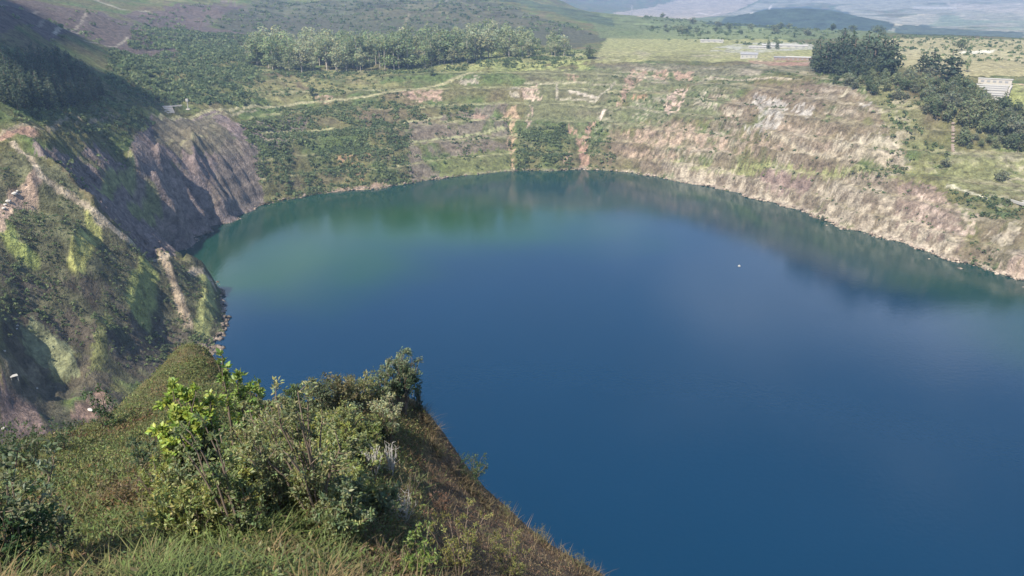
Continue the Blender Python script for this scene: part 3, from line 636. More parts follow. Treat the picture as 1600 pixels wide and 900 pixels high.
# ------------------------------------------------------------------ trees (unit prototypes about 10 m tall, copied)
def proto_euca(i):
    lobes = [(random.uniform(-1.5, 1.5), random.uniform(-1.5, 1.5), random.uniform(2.2, 7.8), random.uniform(1.1, 1.75), random.uniform(.9, 1.3)) for _ in range(8)] + [(0, 0, 8.5, 1.4, 1.2), (random.uniform(-.6, .6), 0, 3.2, 1.0, .9)]
    return trunk_mesh('tall_trunk_%d' % i, 8.4, .17, [(l[0], l[1], l[2]) for l in lobes[:5]]), crown_mesh('tall_crown_%d' % i, lobes, 560, .3, [(.26, .30, .165), (.19, .235, .125), (.31, .34, .20), (.22, .28, .135)][i % 4], .3)
def proto_pine(i):
    lobes = [(random.uniform(-.3, .3), random.uniform(-.3, .3), 1.5 + k * 1.4, (2.0, 2.0, 1.85, 1.6, 1.2, .7)[k] * random.uniform(.85, 1.12), 1.1) for k in range(6)] + [(random.uniform(-1.2, 1.2), random.uniform(-1.2, 1.2), random.uniform(2, 6), 1.0, .8) for _ in range(3)]
    return trunk_mesh('dark_trunk_%d' % i, 9, .22, []), crown_mesh('dark_crown_%d' % i, lobes, 480, .36, [(.08, .112, .065), (.11, .145, .085), (.065, .092, .055)][i % 3])
def proto_broad(i):
    lobes = [(random.uniform(-2.4, 2.4), random.uniform(-2.4, 2.4), random.uniform(2.6, 6.5), random.uniform(1.5, 2.3), random.uniform(1.3, 1.8)) for _ in range(8)] + [(0, 0, 7.2, 1.8, 1.6), (random.uniform(-1, 1), random.uniform(-1, 1), 2, 2.2, 1.5)]
    return trunk_mesh('broad_trunk_%d' % i, 6, .3, [(l[0], l[1], l[2]) for l in lobes[:5]]), crown_mesh('broad_crown_%d' % i, lobes, 520, .46, [(.15, .185, .095), (.20, .23, .12), (.11, .145, .075), (.17, .19, .12)][i % 4])
PRO = {'eucalyptus_tree': [proto_euca(i) for i in range(12)], 'pine_tree': [proto_pine(i) for i in range(7)], 'broadleaf_tree': [proto_broad(i) for i in range(9)]}
def tree(kind, x, y, h, label, group=None, wide=1.0, bark=None):
    tm, cm = random.choice(PRO[kind]); z = zat(x, y)
    o = empty(kind, (x, y, z), random.uniform(0, 6.28)); s = h / 10
    o.scale = (s * wide, s * wide, s)
    tag(o, label, 'tree', group)
    link('trunk', tm, bark or (M_palebark if kind == 'eucalyptus_tree' else M_bark), o); link('crown', cm, M_crown, o); return o
def scatter(poly, k, rmin=120, sep=5):
    """k places inside a region outlined in the photograph, spread over it as seen"""
    xs, ys = [p[0] for p in poly], [p[1] for p in poly]; res, tries = [], 0
    while len(res) < k and tries < k * 60:
        tries += 1
        px, py = random.uniform(min(xs), max(xs)), random.uniform(min(ys), max(ys)); ins = False; j = len(poly) - 1
        for i in range(len(poly)):
            if (ys[i] > py) != (ys[j] > py) and px < (xs[j] - xs[i]) * (py - ys[i]) / (ys[j] - ys[i] + 1e-12) + xs[i]: ins = not ins
            j = i
        if not ins: continue
        x, y, z = ground(px, py, rmin)
        if all((x - a) ** 2 + (y - b) ** 2 > sep * sep for a, b in res): res.append((x, y))
    return res
LBL = 'tall pale-trunked tree in the long grove along the far rim'
for x, y in scatter([(372, 100), (450, 114), (560, 113), (680, 106), (760, 95), (880, 88), (900, 82), (780, 72), (640, 82), (500, 80), (400, 78)], 270, sep=4.6):
    tree('eucalyptus_tree', x, y, random.uniform(15, 36) * (1 if x < 20 else .7), LBL, 'trees of the long grove on the far rim', random.uniform(.9, 1.45))
for x, y in scatter([(0, 112), (60, 100), (130, 115), (165, 150), (120, 170), (40, 175), (0, 165)], 130, sep=4.5):
    tree('pine_tree', x, y, random.uniform(10, 17), 'dark conifer in the shaded plantation on the upper slope', 'conifers of the shaded plantation', random.uniform(.8, 1.2))
for x, y in scatter([(1270, 108), (1300, 100), (1385, 105), (1392, 122), (1330, 122), (1285, 116)], 40, sep=7):
    tree('pine_tree', x, y, random.uniform(13, 34), 'dense dark tree in the rounded clump above the pale slope', 'trees of the rounded dark clump', random.uniform(1.1, 1.6))
for x, y in scatter([(1440, 150), (1500, 142), (1560, 165), (1600, 178), (1640, 190), (1640, 240), (1540, 236), (1500, 232), (1500, 190), (1450, 190)], 125, sep=5.2):
    tree('broadleaf_tree', x, y, random.uniform(5.5, 16), 'bushy green tree in the wood below the white terraced building', 'trees of the wood below the white building', random.uniform(.9, 1.3))
for x, y in scatter([(1385, 118), (1460, 125), (1450, 150), (1400, 160), (1340, 140), (1300, 130)], 42, sep=7):
    tree('broadleaf_tree', x, y, random.uniform(4.5, 13), 'loose green tree on the scrubby slope under the dark clump', 'loose trees on the scrubby slope', random.uniform(.9, 1.4))
for px, py, h, k, wd, lb in [(1484, 126, 24, 'pine_tree', 2.0, 'tallest of the three dark conical trees by the meadow'), (1456, 114, 18, 'pine_tree', 2.0, 'middle of the three dark conical trees by the meadow'),
                             (1440, 112, 15, 'pine_tree', 2.0, 'smallest of the three dark conical trees by the meadow'), (1510, 113, 12, 'eucalyptus_tree', .8, 'thin lone tree standing in the pale meadow'),
                             (1200, 77, 12, 'pine_tree', 1.3, 'dark tree before the white sheets on the plateau'), (1214, 77, 11, 'pine_tree', 1.2, 'small dark tree before the white sheets on the plateau'),
                             (1502, 79, 16, 'broadleaf_tree', 1.2, 'round lone tree in the tan fields'), (1284, 350, 7, 'pine_tree', 1.2, 'small dark tree at the water edge below the pale rock'),
                             (1562, 282, 8, 'broadleaf_tree', 1.6, 'round grey-green lone tree on the bright grass slope'), (1478, 262, 8, 'broadleaf_tree', 1.0, 'slim tree beside the foot of the stone drain'),
                             (486, 150, 11, 'broadleaf_tree', .9, 'dark lone tree on the grassy rim above the bench road'), (920, 92, 16, 'broadleaf_tree', 1.1, 'dark tree at the end of the long grove beside the meadow'),
                             (862, 84, 18, 'eucalyptus_tree', 1.3, 'tall spreading tree standing out at the end of the long grove'), (38, 168, 15, 'pine_tree', .9, 'pale conifer standing in front of the shaded plantation'),
                             (404, 128, 10, 'broadleaf_tree', .8, 'small tree on the grass slope below the grove'), (675, 118, 10, 'broadleaf_tree', 1.0, 'dark round tree beside the rim road'),
                             (1035, 28, 13, 'broadleaf_tree', 1.2, 'lone tree on the skyline of the low green hill')]:
    x, y, z = ground(px, py, 120); tree(k, x, y, h, lb, None, wd)
for x, y in scatter([(1005, 34), (1380, 50), (1380, 58), (1000, 52)], 26, sep=25):
    tree('broadleaf_tree', x, y, random.uniform(8, 15), 'dark tree in the field hedgerows of the plateau', 'trees of the field hedgerows', 1.5)

# bushes of the slopes: nobody could count them
vis = np.ones(GX.shape, bool)
Dg = (CAMZ - Z) / RR
vis = Dg <= np.minimum.accumulate(np.where(RR > 60, Dg, 9), axis=1) + .004
DENS *= vis * (RR > 125)
area = np.zeros(GX.shape); da = np.gradient(azs)[:, None]; dl = np.gradient(lrs)[None, :]; area = RR * RR * da * dl
expv = (DENS * area).ravel(); tot = expv.sum(); NB = int(min(tot * 3.4, 22000)); print('bushes wanted', int(tot), 'made', NB)
pick = rng.choice(len(expv), NB, p=expv / tot)
bx = GX.ravel()[pick] + rng.normal(size=NB) * 1.0; by = GY.ravel()[pick] + rng.normal(size=NB) * 1.0; bz = Z.ravel()[pick]; bsz = BSZ.ravel()[pick] * rng.uniform(.45, 1.25, NB)
QN = 14
cen = np.repeat(np.stack([bx, by, bz], 1), QN, 0); s_ = np.repeat(bsz, QN)
d = rand_dirs(NB * QN, .5); d[:, 2] = np.abs(d[:, 2]); p = cen + d * s_[:, None] * rng.uniform(.35, .75, (NB * QN, 1)) * np.array([1, 1, .85])
nn = d + rng.normal(size=d.shape) * .5; nn /= np.linalg.norm(nn, axis=1, keepdims=True)
v, f = quads_at(p, nn, s_ * rng.uniform(.17, .36, len(s_)), .85)
hue = rng.uniform(0, 1, NB)[:, None]; bc = (np.array((.08, .125, .055)) * (1 - hue) + np.array((.18, .215, .10)) * hue) * rng.uniform(.7, 1.3, (NB, 1))
bc = np.repeat(bc, QN, 0) * rng.uniform(.75, 1.25, (NB * QN, 1))
tag(link('undergrowth', mesh_np('undergrowth', v, f, np.repeat(bc, 4, 0)), M_crown), 'green bushes covering the pit slopes and benches', 'bushes', kind='stuff')

# rocks and rubble along the waterline
cand = np.nonzero((np.abs(Z - .35) < .7) & (RR > 280) & (RR < 760) & (np.abs(AZ) < R(40)))
sel = rng.choice(len(cand[0]), min(2600, len(cand[0])), replace=False); ia, ka = cand[0][sel], cand[1][sel]; nk = len(sel)
OCT = np.array([(1, 0, 0), (-1, 0, 0), (0, 1, 0), (0, -1, 0), (0, 0, 1), (0, 0, -1), (.7, .7, .5), (-.7, -.6, .5)]); OF = np.array([(0, 6, 4), (6, 2, 4), (2, 1, 4), (1, 7, 4), (7, 3, 4), (3, 0, 4), (0, 2, 6), (2, 0, 5), (1, 2, 5), (3, 1, 5), (0, 3, 5), (1, 3, 7)])
sz = rng.uniform(.25, 1.0, nk) ** 1.6 * 1.5; rv = OCT[None] * rng.uniform(.6, 1.3, (nk, 8, 3)) * sz[:, None, None] * np.array([1.2, 1.2, .7]); an = rng.uniform(0, 6.28, nk)[:, None]
rx_, ry_ = rv[..., 0] * np.cos(an) - rv[..., 1] * np.sin(an), rv[..., 0] * np.sin(an) + rv[..., 1] * np.cos(an)
rv = np.stack([rx_ + GX[ia, ka][:, None] + rng.normal(size=(nk, 1)), ry_ + GY[ia, ka][:, None] + rng.normal(size=(nk, 1)), rv[..., 2] + Z[ia, ka][:, None]], -1)
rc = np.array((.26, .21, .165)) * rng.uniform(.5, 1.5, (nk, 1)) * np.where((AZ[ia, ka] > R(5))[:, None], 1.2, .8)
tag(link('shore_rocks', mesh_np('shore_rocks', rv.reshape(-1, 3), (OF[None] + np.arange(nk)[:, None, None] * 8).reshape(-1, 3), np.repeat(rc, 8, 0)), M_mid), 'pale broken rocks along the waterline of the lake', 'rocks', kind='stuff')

# ------------------------------------------------------------------ foreground shrubs
def leaves_mesh(name, pos, dirs, size, col, aspect=.36, var=.25):
    """two-triangle leaves folded along the midrib, growing from pos along dirs"""
    k = len(pos); size = np.broadcast_to(np.asarray(size, float), (k,)) * rng.uniform(.65, 1.3, k)
    dirs = dirs / (np.linalg.norm(dirs, axis=1, keepdims=True) + 1e-9)
    side = np.cross(dirs, rng.normal(size=(k, 3)) * .6 + np.array([0, 0, 1.0])); side /= np.linalg.norm(side, axis=1, keepdims=True) + 1e-9
    up = np.cross(side, dirs); s = size[:, None]; wd = s * aspect
    b = pos; tip = pos + dirs * s - up * s * .08; md = pos + dirs * s * .5
    l = md + side * wd * .62 + up * wd * .28; r = md - side * wd * .62 + up * wd * .28
    v = np.stack([b, l, tip, r], 1).reshape(-1, 3); i = np.arange(k)[:, None] * 4
    f = np.concatenate([i + np.array([[0, 1, 2]]), i + np.array([[0, 2, 3]])], 0)
    col = np.asarray(col); col = np.broadcast_to(col, (k, 3)) * rng.uniform(1 - var, 1 + var, (k, 1)) * np.stack([rng.uniform(.8, 1.25, k), np.ones(k), rng.uniform(.75, 1.2, k)], 1)
    return mesh_np(name, v, f, np.repeat(col, 4, 0))
def shrub(px, py, h, wid, label, leaf=.09, nl=1400, col=(.10, .14, .045), stems=7, lean=(0, 0), name='shrub', cat='shrub', group=None, aspect=.36, bushy=.5, top_only=0.0, rmin=0, bark=None, upright=.6, xyz=None, tipcol=None):
    x, y, z = xyz or ground(px, py, rmin); root = empty(name, (x, y, z)); tag(root, label, cat, group)
    parts, pos, dr, cl = [], [], [], []
    per = max(1, nl // (stems * 7))
    for s in range(stems):
        a = 6.283 * (s + random.random() * .7) / stems; rad = wid * .5 * (random.uniform(.25, 1.0) if s else .1); hh = h * random.uniform(.72, 1.03) * (1 - .25 * (rad / (wid * .5)) ** 2)
        tip = np.array([math.cos(a) * rad + lean[0], math.sin(a) * rad + lean[1], hh]); b0 = np.array([math.cos(a) * wid * .04, math.sin(a) * wid * .04, -.1])
        tt = np.linspace(0, 1, 7)[:, None]; cv = b0 * (1 - tt) + tip * tt; cv[:, :2] = b0[:2] * (1 - tt) + tip[:2] * tt ** 1.3
        cv += rng.normal(size=cv.shape) * h * .016 * tt
        parts.append(tube(cv, np.linspace(.02, .006, 7) * h / 2.0 + .003, 5))
        for b in range(7):
            u = random.uniform(max(.18, top_only), 1.0) if b else 1.0
            k = u * 6; i = min(5, int(k)); p0 = cv[i] * (1 - (k - i)) + cv[i + 1] * (k - i)
            dv = rng.normal(size=3); dv[2] = abs(dv[2]) * upright + .25; dv /= np.linalg.norm(dv); ln = wid * bushy * random.uniform(.25, .6) * (1.15 - .5 * u)
            bt = np.linspace(0, 1, 4)[:, None]; bc_ = p0 + dv * ln * bt + np.array([0, 0, .15]) * ln * bt ** 2
            parts.append(tube(bc_, np.linspace(.007, .002, 4) * h / 2.0 + .0015, 4))
            q_ = rng.uniform(.15, 1.02, per) ** .75; pp = p0 + dv * ln * q_[:, None] + rng.normal(size=(per, 3)) * ln * .12
            dd_ = dv[None, :] * .7 + rng.normal(size=(per, 3)) * .75 + np.array([0, 0, .2]); pos.append(pp); dr.append(dd_)
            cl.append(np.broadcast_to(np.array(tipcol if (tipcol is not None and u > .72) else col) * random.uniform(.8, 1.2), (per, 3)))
    link('stems', mesh_np('stems', *join(parts), smooth=True), bark or M_bark, root); root.children[0].name = 'stem'
    if nl: link('foliage', leaves_mesh('foliage', np.concatenate(pos), np.concatenate(dr), leaf, np.concatenate(cl) * 1.25, aspect), M_leaf, root)
    return root
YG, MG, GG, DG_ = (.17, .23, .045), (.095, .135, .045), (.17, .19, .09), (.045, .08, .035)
shrub(308, 760, 2.4, 1.2, 'bright yellow-green broad-leaved shrub with sunlit crown on the grassy knoll', .115, 4800, (.085, .13, .035), 15, aspect=.5, tipcol=(.215, .285, .06), bushy=.6, upright=.9, top_only=.3)  # brighter upper leaves paint the sunlight on the crown
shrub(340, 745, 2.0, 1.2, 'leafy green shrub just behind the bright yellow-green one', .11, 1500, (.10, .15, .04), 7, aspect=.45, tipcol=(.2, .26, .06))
for i, (bx_, by_, h, lb) in enumerate([(366, 700, 2.9, 'tall upright shoot with large bright leaves against the water'), (385, 690, 2.6, 'second tall shoot with large bright leaves, nearer the lake'), (412, 690, 2.2, 'thin leafy shoot standing over the dip in the skyline')]):
    shrub(bx_, by_, h, .55, lb, .17, 260, (.16, .23, .06), 3, name='sapling', cat='sapling', aspect=.42, bushy=.6, top_only=.35, upright=1.2)
shrub(500, 820, 2.75, 1.7, 'tall twiggy grey-green shrub with visible dark stems', .085, 3200, GG, 11, lean=(-.3, .2), aspect=.34, bushy=.6, top_only=.15)
shrub(440, 790, 2.0, 1.3, 'slender grey-green shrub beside the tall twiggy one', .085, 1800, GG, 8, lean=(-.2, .2), aspect=.34, top_only=.2)
shrub(372, 840, 2.1, 1.2, 'thin-stemmed shrub leaning over the long grass', .09, 900, (.11, .15, .06), 6, lean=(-.35, .1), top_only=.3)
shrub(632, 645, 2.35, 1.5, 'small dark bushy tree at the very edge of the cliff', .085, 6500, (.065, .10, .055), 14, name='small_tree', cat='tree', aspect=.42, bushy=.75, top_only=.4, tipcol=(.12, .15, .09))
shrub(655, 645, 1.5, .7, 'low dark shrub hanging over the cliff edge below the small tree', .07, 700, (.05, .08, .05), 5)
shrub(608, 690, 1.7, 1.7, 'round bush coloured with a sunlit pale top and shaded dark base', .08, 2200, (.07, .09, .045), 10, aspect=.3, tipcol=(.24, .26, .15))  # leaf colours paint the sunlit top and the shade underneath
for i, (bx_, by_, h, wd, lb, c) in enumerate([(500, 640, .95, 1.2, 'skyline shrub nearest the dip', (.09, .11, .06)), (530, 637, 1.05, 1.4, 'skyline shrub with brownish leaves', (.12, .12, .06)), (560, 634, 1.05, 1.4, 'skyline shrub with yellowish leaves', (.16, .17, .07)),
                                             (594, 634, 1.25, 1.3, 'skyline shrub with long pale leaves next to the small dark tree', (.12, .15, .075)), (465, 665, 1.3, .9, 'slim skyline shrub with a bare pointed top', (.08, .12, .05))]):
    shrub(bx_, by_, h, wd, lb + ' on the knoll', .085, 2400, c, 13, aspect=.36, bushy=.75, upright=.4)
shrub(30, 905, 1.9, 2.0, 'dark glossy bush in the lower corner of the slope', .085, 2600, (.035, .07, .03), 10, aspect=.42, tipcol=(.12, .15, .085), rmin=4)  # paler upper leaves paint the sunlit top edge
shrub(95, 880, 1.2, 1.1, 'smaller dark bush with paler upper leaves beside the glossy one', .08, 900, (.05, .075, .035), 7, aspect=.36, tipcol=(.14, .16, .09))
for px, py, h in [(585, 745, .95), (612, 742, 1.0), (632, 815, .75)]:
    shrub(px, py, h, .75, {585: 'silvery dead shrub with bare upright twigs under the round bush', 612: 'silvery dead twigs nearest the brown flank', 632: 'small silvery dead twigs on the brown flank'}[px], 0, 0, stems=13, name='dead_shrub', bark=M_twig)
shrub(738, 752, 1.0, 1.6, 'low dark bush on the edge of the brown flank over the lake', .07, 1300, (.045, .075, .03), 8, bushy=.6)
shrub(718, 905, 1.7, 1.3, 'fine-leaved yellow-green shrub on the brown flank', .055, 2300, (.17, .18, .055), 10, aspect=.25, rmin=5)
shrub(798, 905, 1.5, 1.3, 'fine-leaved yellow-green shrub nearest the lake on the brown flank', .055, 1900, (.15, .16, .05), 9, aspect=.25, rmin=5)
shrub(660, 900, .8, 1.1, 'low bright green shrub at the foot of the thicket', .07, 700, (.13, .18, .05), 6)
shrub(12, 735, 1.6, 2.6, 'dark flat bush on the shoulder of the slope beside the gully', .12, 900, (.05, .085, .035), 8)
shrub(55, 728, 1.5, 2.2, 'second dark flat bush along the shoulder of the slope', .12, 800, (.06, .09, .04), 8)
shrub(100, 705, 1.5, 2.0, 'small dark bush on the brow of the grassy slope', .14, 500, (.05, .08, .035), 7)
shrub(165, 668, 2.2, 2.2, 'dark green bush standing up on the brow below the white slab', .16, 600, (.045, .085, .035), 7)
shrub(225, 735, 1.0, 1.1, 'small blue-green shrub on the slope behind the bright shrub', .09, 600, (.06, .095, .05), 6)
shrub(205, 790, .9, 1.2, 'low brownish shrub among the dry grass', .08, 500, (.12, .10, .05), 6)
shrub(105, 862, .55, .4, 'little plant with a white flower head', .05, 120, (.14, .18, .06), 3, name='flower_plant', cat='plant')
for i in range(66):
    rg = random.choice((0, 1, 1, 2)); px, py = [(random.uniform(385, 480), random.uniform(660, 800)), (random.uniform(480, 600), random.uniform(670, 860)), (random.uniform(230, 400), random.uniform(770, 850))][rg]
    g_ = random.random(); c = (.11 + .10 * g_, .145 + .09 * g_, .05 + .04 * random.random())
    lb = ('pale olive' if g_ > .5 else 'darker green') + ' shrub of the dense thicket ' + ('behind the dip in the skyline', 'beside the silvery dead twigs and the brown flank', 'below the bright yellow-green shrub')[rg]
    shrub(px, py, random.uniform(.5, 1.05), random.uniform(.8, 1.3), lb, random.uniform(.065, .1), 1100, c, 7, group=lb.replace('shrub', 'shrubs', 1), aspect=random.uniform(.28, .45))

# ------------------------------------------------------------------ grass
def blades(name, base, h, wid, bend, col, label):
    k = len(base); a = rng.uniform(0, 6.283, k); dx, dy = np.cos(a), np.sin(a)
    ts = np.array([0, .4, .75, 1.0]); v = []
    for j, t_ in enumerate(ts):
        off = bend * t_ ** 1.8; c = base + np.stack([dx * off * h, dy * off * h, h * (t_ - .35 * (bend * t_) ** 2 * .5)], 1)
        ww = (wid * (1 - t_ ** 1.5))[:, None] * np.stack([-dy, dx, dx * 0], 1) * .5
        if j < 3: v += [c - ww, c + ww]
        else: v += [c]
    v = np.stack(v, 1); i = np.arange(k)[:, None] * 7
    f = np.concatenate([i + np.array([[a_, b_, c_]]) for a_, b_, c_ in ((0, 1, 3), (0, 3, 2), (2, 3, 5), (2, 5, 4), (4, 5, 6))], 0)
    o = link(name, mesh_np(name, v.reshape(-1, 3), f, np.repeat(col, 7, 0)), M_grass); tag(o, label, 'grass', kind='stuff'); return o
def sample_ground(k, px, py, dens=None, rmin=0, rmax=1e9):
    res = []
    while len(res) < k:
        x_, y_ = rng.uniform(*px), rng.uniform(*py)
        if dens is not None and rng.random() > dens(x_, y_): continue
        a_, r_, z_ = hit(x_, y_, rmin)
        if r_ > 110 or r_ > rmax: 
            res.append(None); continue
        res.append((r_ * math.sin(a_), r_ * math.cos(a_), z_ - .02))
    return np.array([p for p in res if p is not None])
b = sample_ground(20000, (-60, 700), (690, 960), lambda x_, y_: .25 + .75 * (y_ > 780) if x_ < 560 - (y_ - 800) * .1 else .12, 4)
b = b[fbm(b[:, 0] / 1.1, b[:, 1] / 1.1, 3, 300) + rng.normal(size=len(b)) * .12 > .06]
k = len(b); dry = sstep(-.05, .35, fbm(b[:, 0] / 1.4, b[:, 1] / 1.4, 3, 301) + .25 * sstep(-2.4, -1.2, b[:, 0]) * sstep(13, 10, b[:, 1]))[:, None]
col = (np.array((.10, .135, .04)) * (1 - dry) + np.array((.17, .125, .06)) * dry) * rng.uniform(.45, 1.5, (k, 1))
blades('grass', b, rng.uniform(.12, .48, k), rng.uniform(.012, .032, k), rng.uniform(.6, 2.0, k), col, 'long green and straw-coloured grass on the near slope')
def cover(name, b, size, cols, label, q=3, hgt=.25, asp=.3):
    """low leafy ground cover: loose leaves in small tufts"""
    k = len(b); rr_ = np.hypot(b[:, 0], b[:, 1]); pick_ = np.clip((fbm(b[:, 0] / 3.5, b[:, 1] / 3.5, 4, 310 + q) * .9 + .5 + rng.normal(size=k) * .16) * len(cols), 0, len(cols) - 1).astype(int)
    c = np.array(cols)[pick_] * rng.uniform(.6, 1.4, (k, 1)); sz = size * rng.uniform(.6, 1.4, k) * (.7 + rr_ / 85)
    p = np.repeat(b, q, 0) + rng.normal(size=(k * q, 3)) * np.repeat(sz, q)[:, None] * np.array([.8, .8, .3]) + np.array([0, 0, hgt * .4]) * np.repeat(sz / size, q)[:, None] * rng.uniform(0, 1, (k * q, 1))
    me = leaves_mesh(name, p, rng.normal(size=(k * q, 3)) + np.array([0, 0, .7]), np.repeat(sz, q), np.repeat(c, q, 0), asp, .3)
    tag(link(name, me, M_grass), label, 'ground cover', kind='stuff')
b = sample_ground(30000, (-40, 440), (535, 800), None, 16)
cover('ground_cover', b, .115, [(.165, .105, .06), (.13, .12, .05), (.11, .13, .045), (.14, .17, .055), (.09, .12, .045)], 'low olive and brown scrub clothing the grassy shoulder', 4, .13)
b = sample_ground(26000, (540, 960), (590, 930), None, 8)
cover('dry_cover', b, .07, [(.20, .125, .085), (.14, .09, .06), (.25, .18, .11), (.13, .12, .06), (.10, .115, .05)], 'dry brown scrub on the steep flank above the lake', 3, .12, .16)
b = sample_ground(16000, (-40, 660), (640, 930), None, 5)
cover('leafy_cover', b, .09, [(.13, .10, .055), (.09, .12, .04), (.12, .15, .05), (.16, .15, .07), (.10, .13, .055)], 'low leafy plants between the shrubs of the knoll', 4, .5)
b = sample_ground(5000, (540, 960), (600, 930), None, 8)
k = len(b); dry = rng.uniform(0, 1, (k, 1))
col = (np.array((.12, .105, .05)) * (1 - dry) + np.array((.20, .14, .09)) * dry) * rng.uniform(.5, 1.35, (k, 1))
blades('dry_grass', b, rng.uniform(.1, .38, k), rng.uniform(.012, .024, k), rng.uniform(.4, 1.6, k), col, 'dry brown grass hanging on the steep flank above the lake')

eb = []
for (x0_, y0_, r0_), (x1_, y1_, r1_) in zip(SIL_R[4:-1], SIL_R[5:]):
    for _ in range(420):
        u_ = random.random(); x_, y_ = x0_ + (x1_ - x0_) * u_ - random.uniform(0, 16) + 3, y0_ + (y1_ - y0_) * u_ + random.uniform(0, 14)
        a_, r_, z_ = hit(x_, y_, 8)
        if r_ < 60: eb.append((r_ * math.sin(a_), r_ * math.cos(a_), z_ - .03))
b = np.array(eb); b = b[fbm(b[:, 0] / .9, b[:, 1] / .9, 2, 305) > -.08]; k = len(b)
col = (np.array((.12, .115, .05)) * (1 - (q_ := rng.uniform(0, 1, (k, 1)))) + np.array((.21, .15, .09)) * q_) * rng.uniform(.5, 1.35, (k, 1))
blades('edge_grass', b, rng.uniform(.15, .55, k), rng.uniform(.014, .03, k), rng.uniform(.3, 1.8, k), col, 'ragged tufts of dry grass along the cliff edge')
for x_, y_, h_, w_, lb in [(690, 716, .5, .7, 'tiny dark shrub at the steepest part of the cliff edge'), (792, 806, .45, .7, 'tiny olive shrub on the cliff edge above the lake'), (846, 846, .5, .9, 'low scrubby plant on the lower cliff edge'), (905, 884, .4, .8, 'lowest scrubby plant on the cliff edge'),
                           (640, 780, .7, .9, 'small green shrub in the middle of the brown flank'), (690, 800, .5, .8, 'small reddish-brown shrub on the brown flank'), (770, 850, .45, .7, 'tiny grey-green plant on the brown flank')]:
    shrub(x_, y_, h_, w_, lb, .05, 420, (.11, .12, .05) if 'reddish' not in lb else (.16, .09, .05), 7, aspect=.28, bushy=.7, rmin=8)

# ------------------------------------------------------------------ small built things
def boxm(name, sx, sy, sz, bev=.0, top=1.0):
    """a box standing on its base, its top scaled, edges chamfered"""
    import bmesh
    bm = bmesh.new(); bmesh.ops.create_cube(bm, size=1.0)
    for v_ in bm.verts:
        k_ = top if v_.co.z > 0 else 1.0
        v_.co = ((v_.co.x * sx * k_), v_.co.y * sy * k_, (v_.co.z + .5) * sz)
    if bev: bmesh.ops.bevel(bm, geom=list(bm.edges), offset=bev, segments=1, affect='EDGES')
    me = bpy.data.meshes.new(name); bm.to_mesh(me); bm.free(); return me
def part(name, me, mat, parent, loc, rz=0):
    o = link(name, me, mat, parent, loc); o.rotation_euler = (0, 0, rz); return o
def facing(x, y): return -math.atan2(x, y)
# look-out terrace and mast on the far shoulder
x, y, z = ground(262, 176, 300); t_ = empty('lookout_terrace', (x, y, z), facing(x, y) + .1); tag(t_, 'pale stepped concrete terrace at the end of the rim road', 'terrace')
for i in range(4):
    part('step', boxm('terrace_step', 9.5 - i * 1.1, 2.6, 1.0, .05), M_conc, t_, (i * .5, i * 2.7, -.6 + i * .95))
part('wall', boxm('terrace_wall', 14, .4, 1.1, .04), M_conc, t_, (5, 11.2, 2.6))
x, y, z = ground(294, 171, 300); t_ = empty('mast', (x, y, z)); tag(t_, 'white mast with a boxy head on the far rim road', 'mast')
v, f = tube([(0, 0, -.5), (0, 0, 3), (0, 0, 6.2)], [.42, .34, .3], 8); part('pole', mesh_np('mast_pole', v, f, smooth=True), M_white, t_, (0, 0, 0))
part('head', boxm('mast_head', 2.0, 1.3, 2.2, .2), M_white, t_, (0, 0, 5.9)); part('base', boxm('mast_base', 3.2, 2.4, .8, .1, .8), M_conc, t_, (0, 0, -.2))
def boulder(name, px, py, s, label, sc=(1, 1, .6), rmin=120, group=None):
    import bmesh
    x, y, z = ground(px, py, rmin); bm = bmesh.new(); bmesh.ops.create_icosphere(bm, subdivisions=2, radius=1.0)
    sd_ = random.randint(0, 9999)
    for v_ in bm.verts:
        k_ = 1 + .28 * float(vnoise(np.array([v_.co.x * 1.3 + sd_]), np.array([v_.co.y * 1.3 + v_.co.z * 2.1]), 5)[0]); v_.co *= k_
        v_.co.x *= sc[0] * s; v_.co.y *= sc[1] * s; v_.co.z = v_.co.z * sc[2] * s
    me = bpy.data.meshes.new(name); bm.to_mesh(me); bm.free(); o = link(name, me, M_rock, None, (x, y, z + .25 * s)); o.rotation_euler = (0, 0, random.uniform(0, 6)); tag(o, label, 'boulder', group)
for px, py, s, lb in [(23, 303, 1.15, 'long white boulder, largest on the edge of the dirt track'), (27, 299, .6, 'white boulder above the largest on the dirt track'), (13, 315, 1.0, 'upright white boulder midway along the dirt track'),
                      (8, 320.5, .75, 'white boulder below the upright one on the dirt track'), (6, 326, .8, 'lowest white boulder beside the dirt track'), (29, 304, .45, 'little white boulder on the lake side of the dirt track'),
                      (27, 509, .5, 'white stone on the brow above the pale slope'), (26, 514, .4, 'smaller white stone on the brow above the pale slope'), (5, 670, .6, 'white stone on the reddish slope'), (7, 549, .5, 'white stone on the green bank')]:
    boulder('boulder', px, py, s, lb)
boulder('boulder', 141, 641, 1.0, 'flat white slab lying in the valley bottom', (1.5, .8, .3))
boulder('boulder', 58, 607, .4, 'small white stone lying below the white shelter')
x, y, z = ground(23, 594, 120); t_ = empty('shelter', (x, y, z), facing(x, y) + .15); tag(t_, 'small white flat-roofed shelter on the slope', 'shelter')
part('roof', boxm('shelter_roof', 2.3, 1.9, .16, .03), M_white, t_, (0, 0, 1.55))
for sx in (-1, 1):
    for sy in (-1, 1): part('post', boxm('shelter_post', .14, .14, 2.0, .01), M_white, t_, (sx * 1.0, sy * .8, -.45))
part('back_wall', boxm('shelter_wall', 1.86, .08, 1.9), M_dark, t_, (0, .78, -.4))
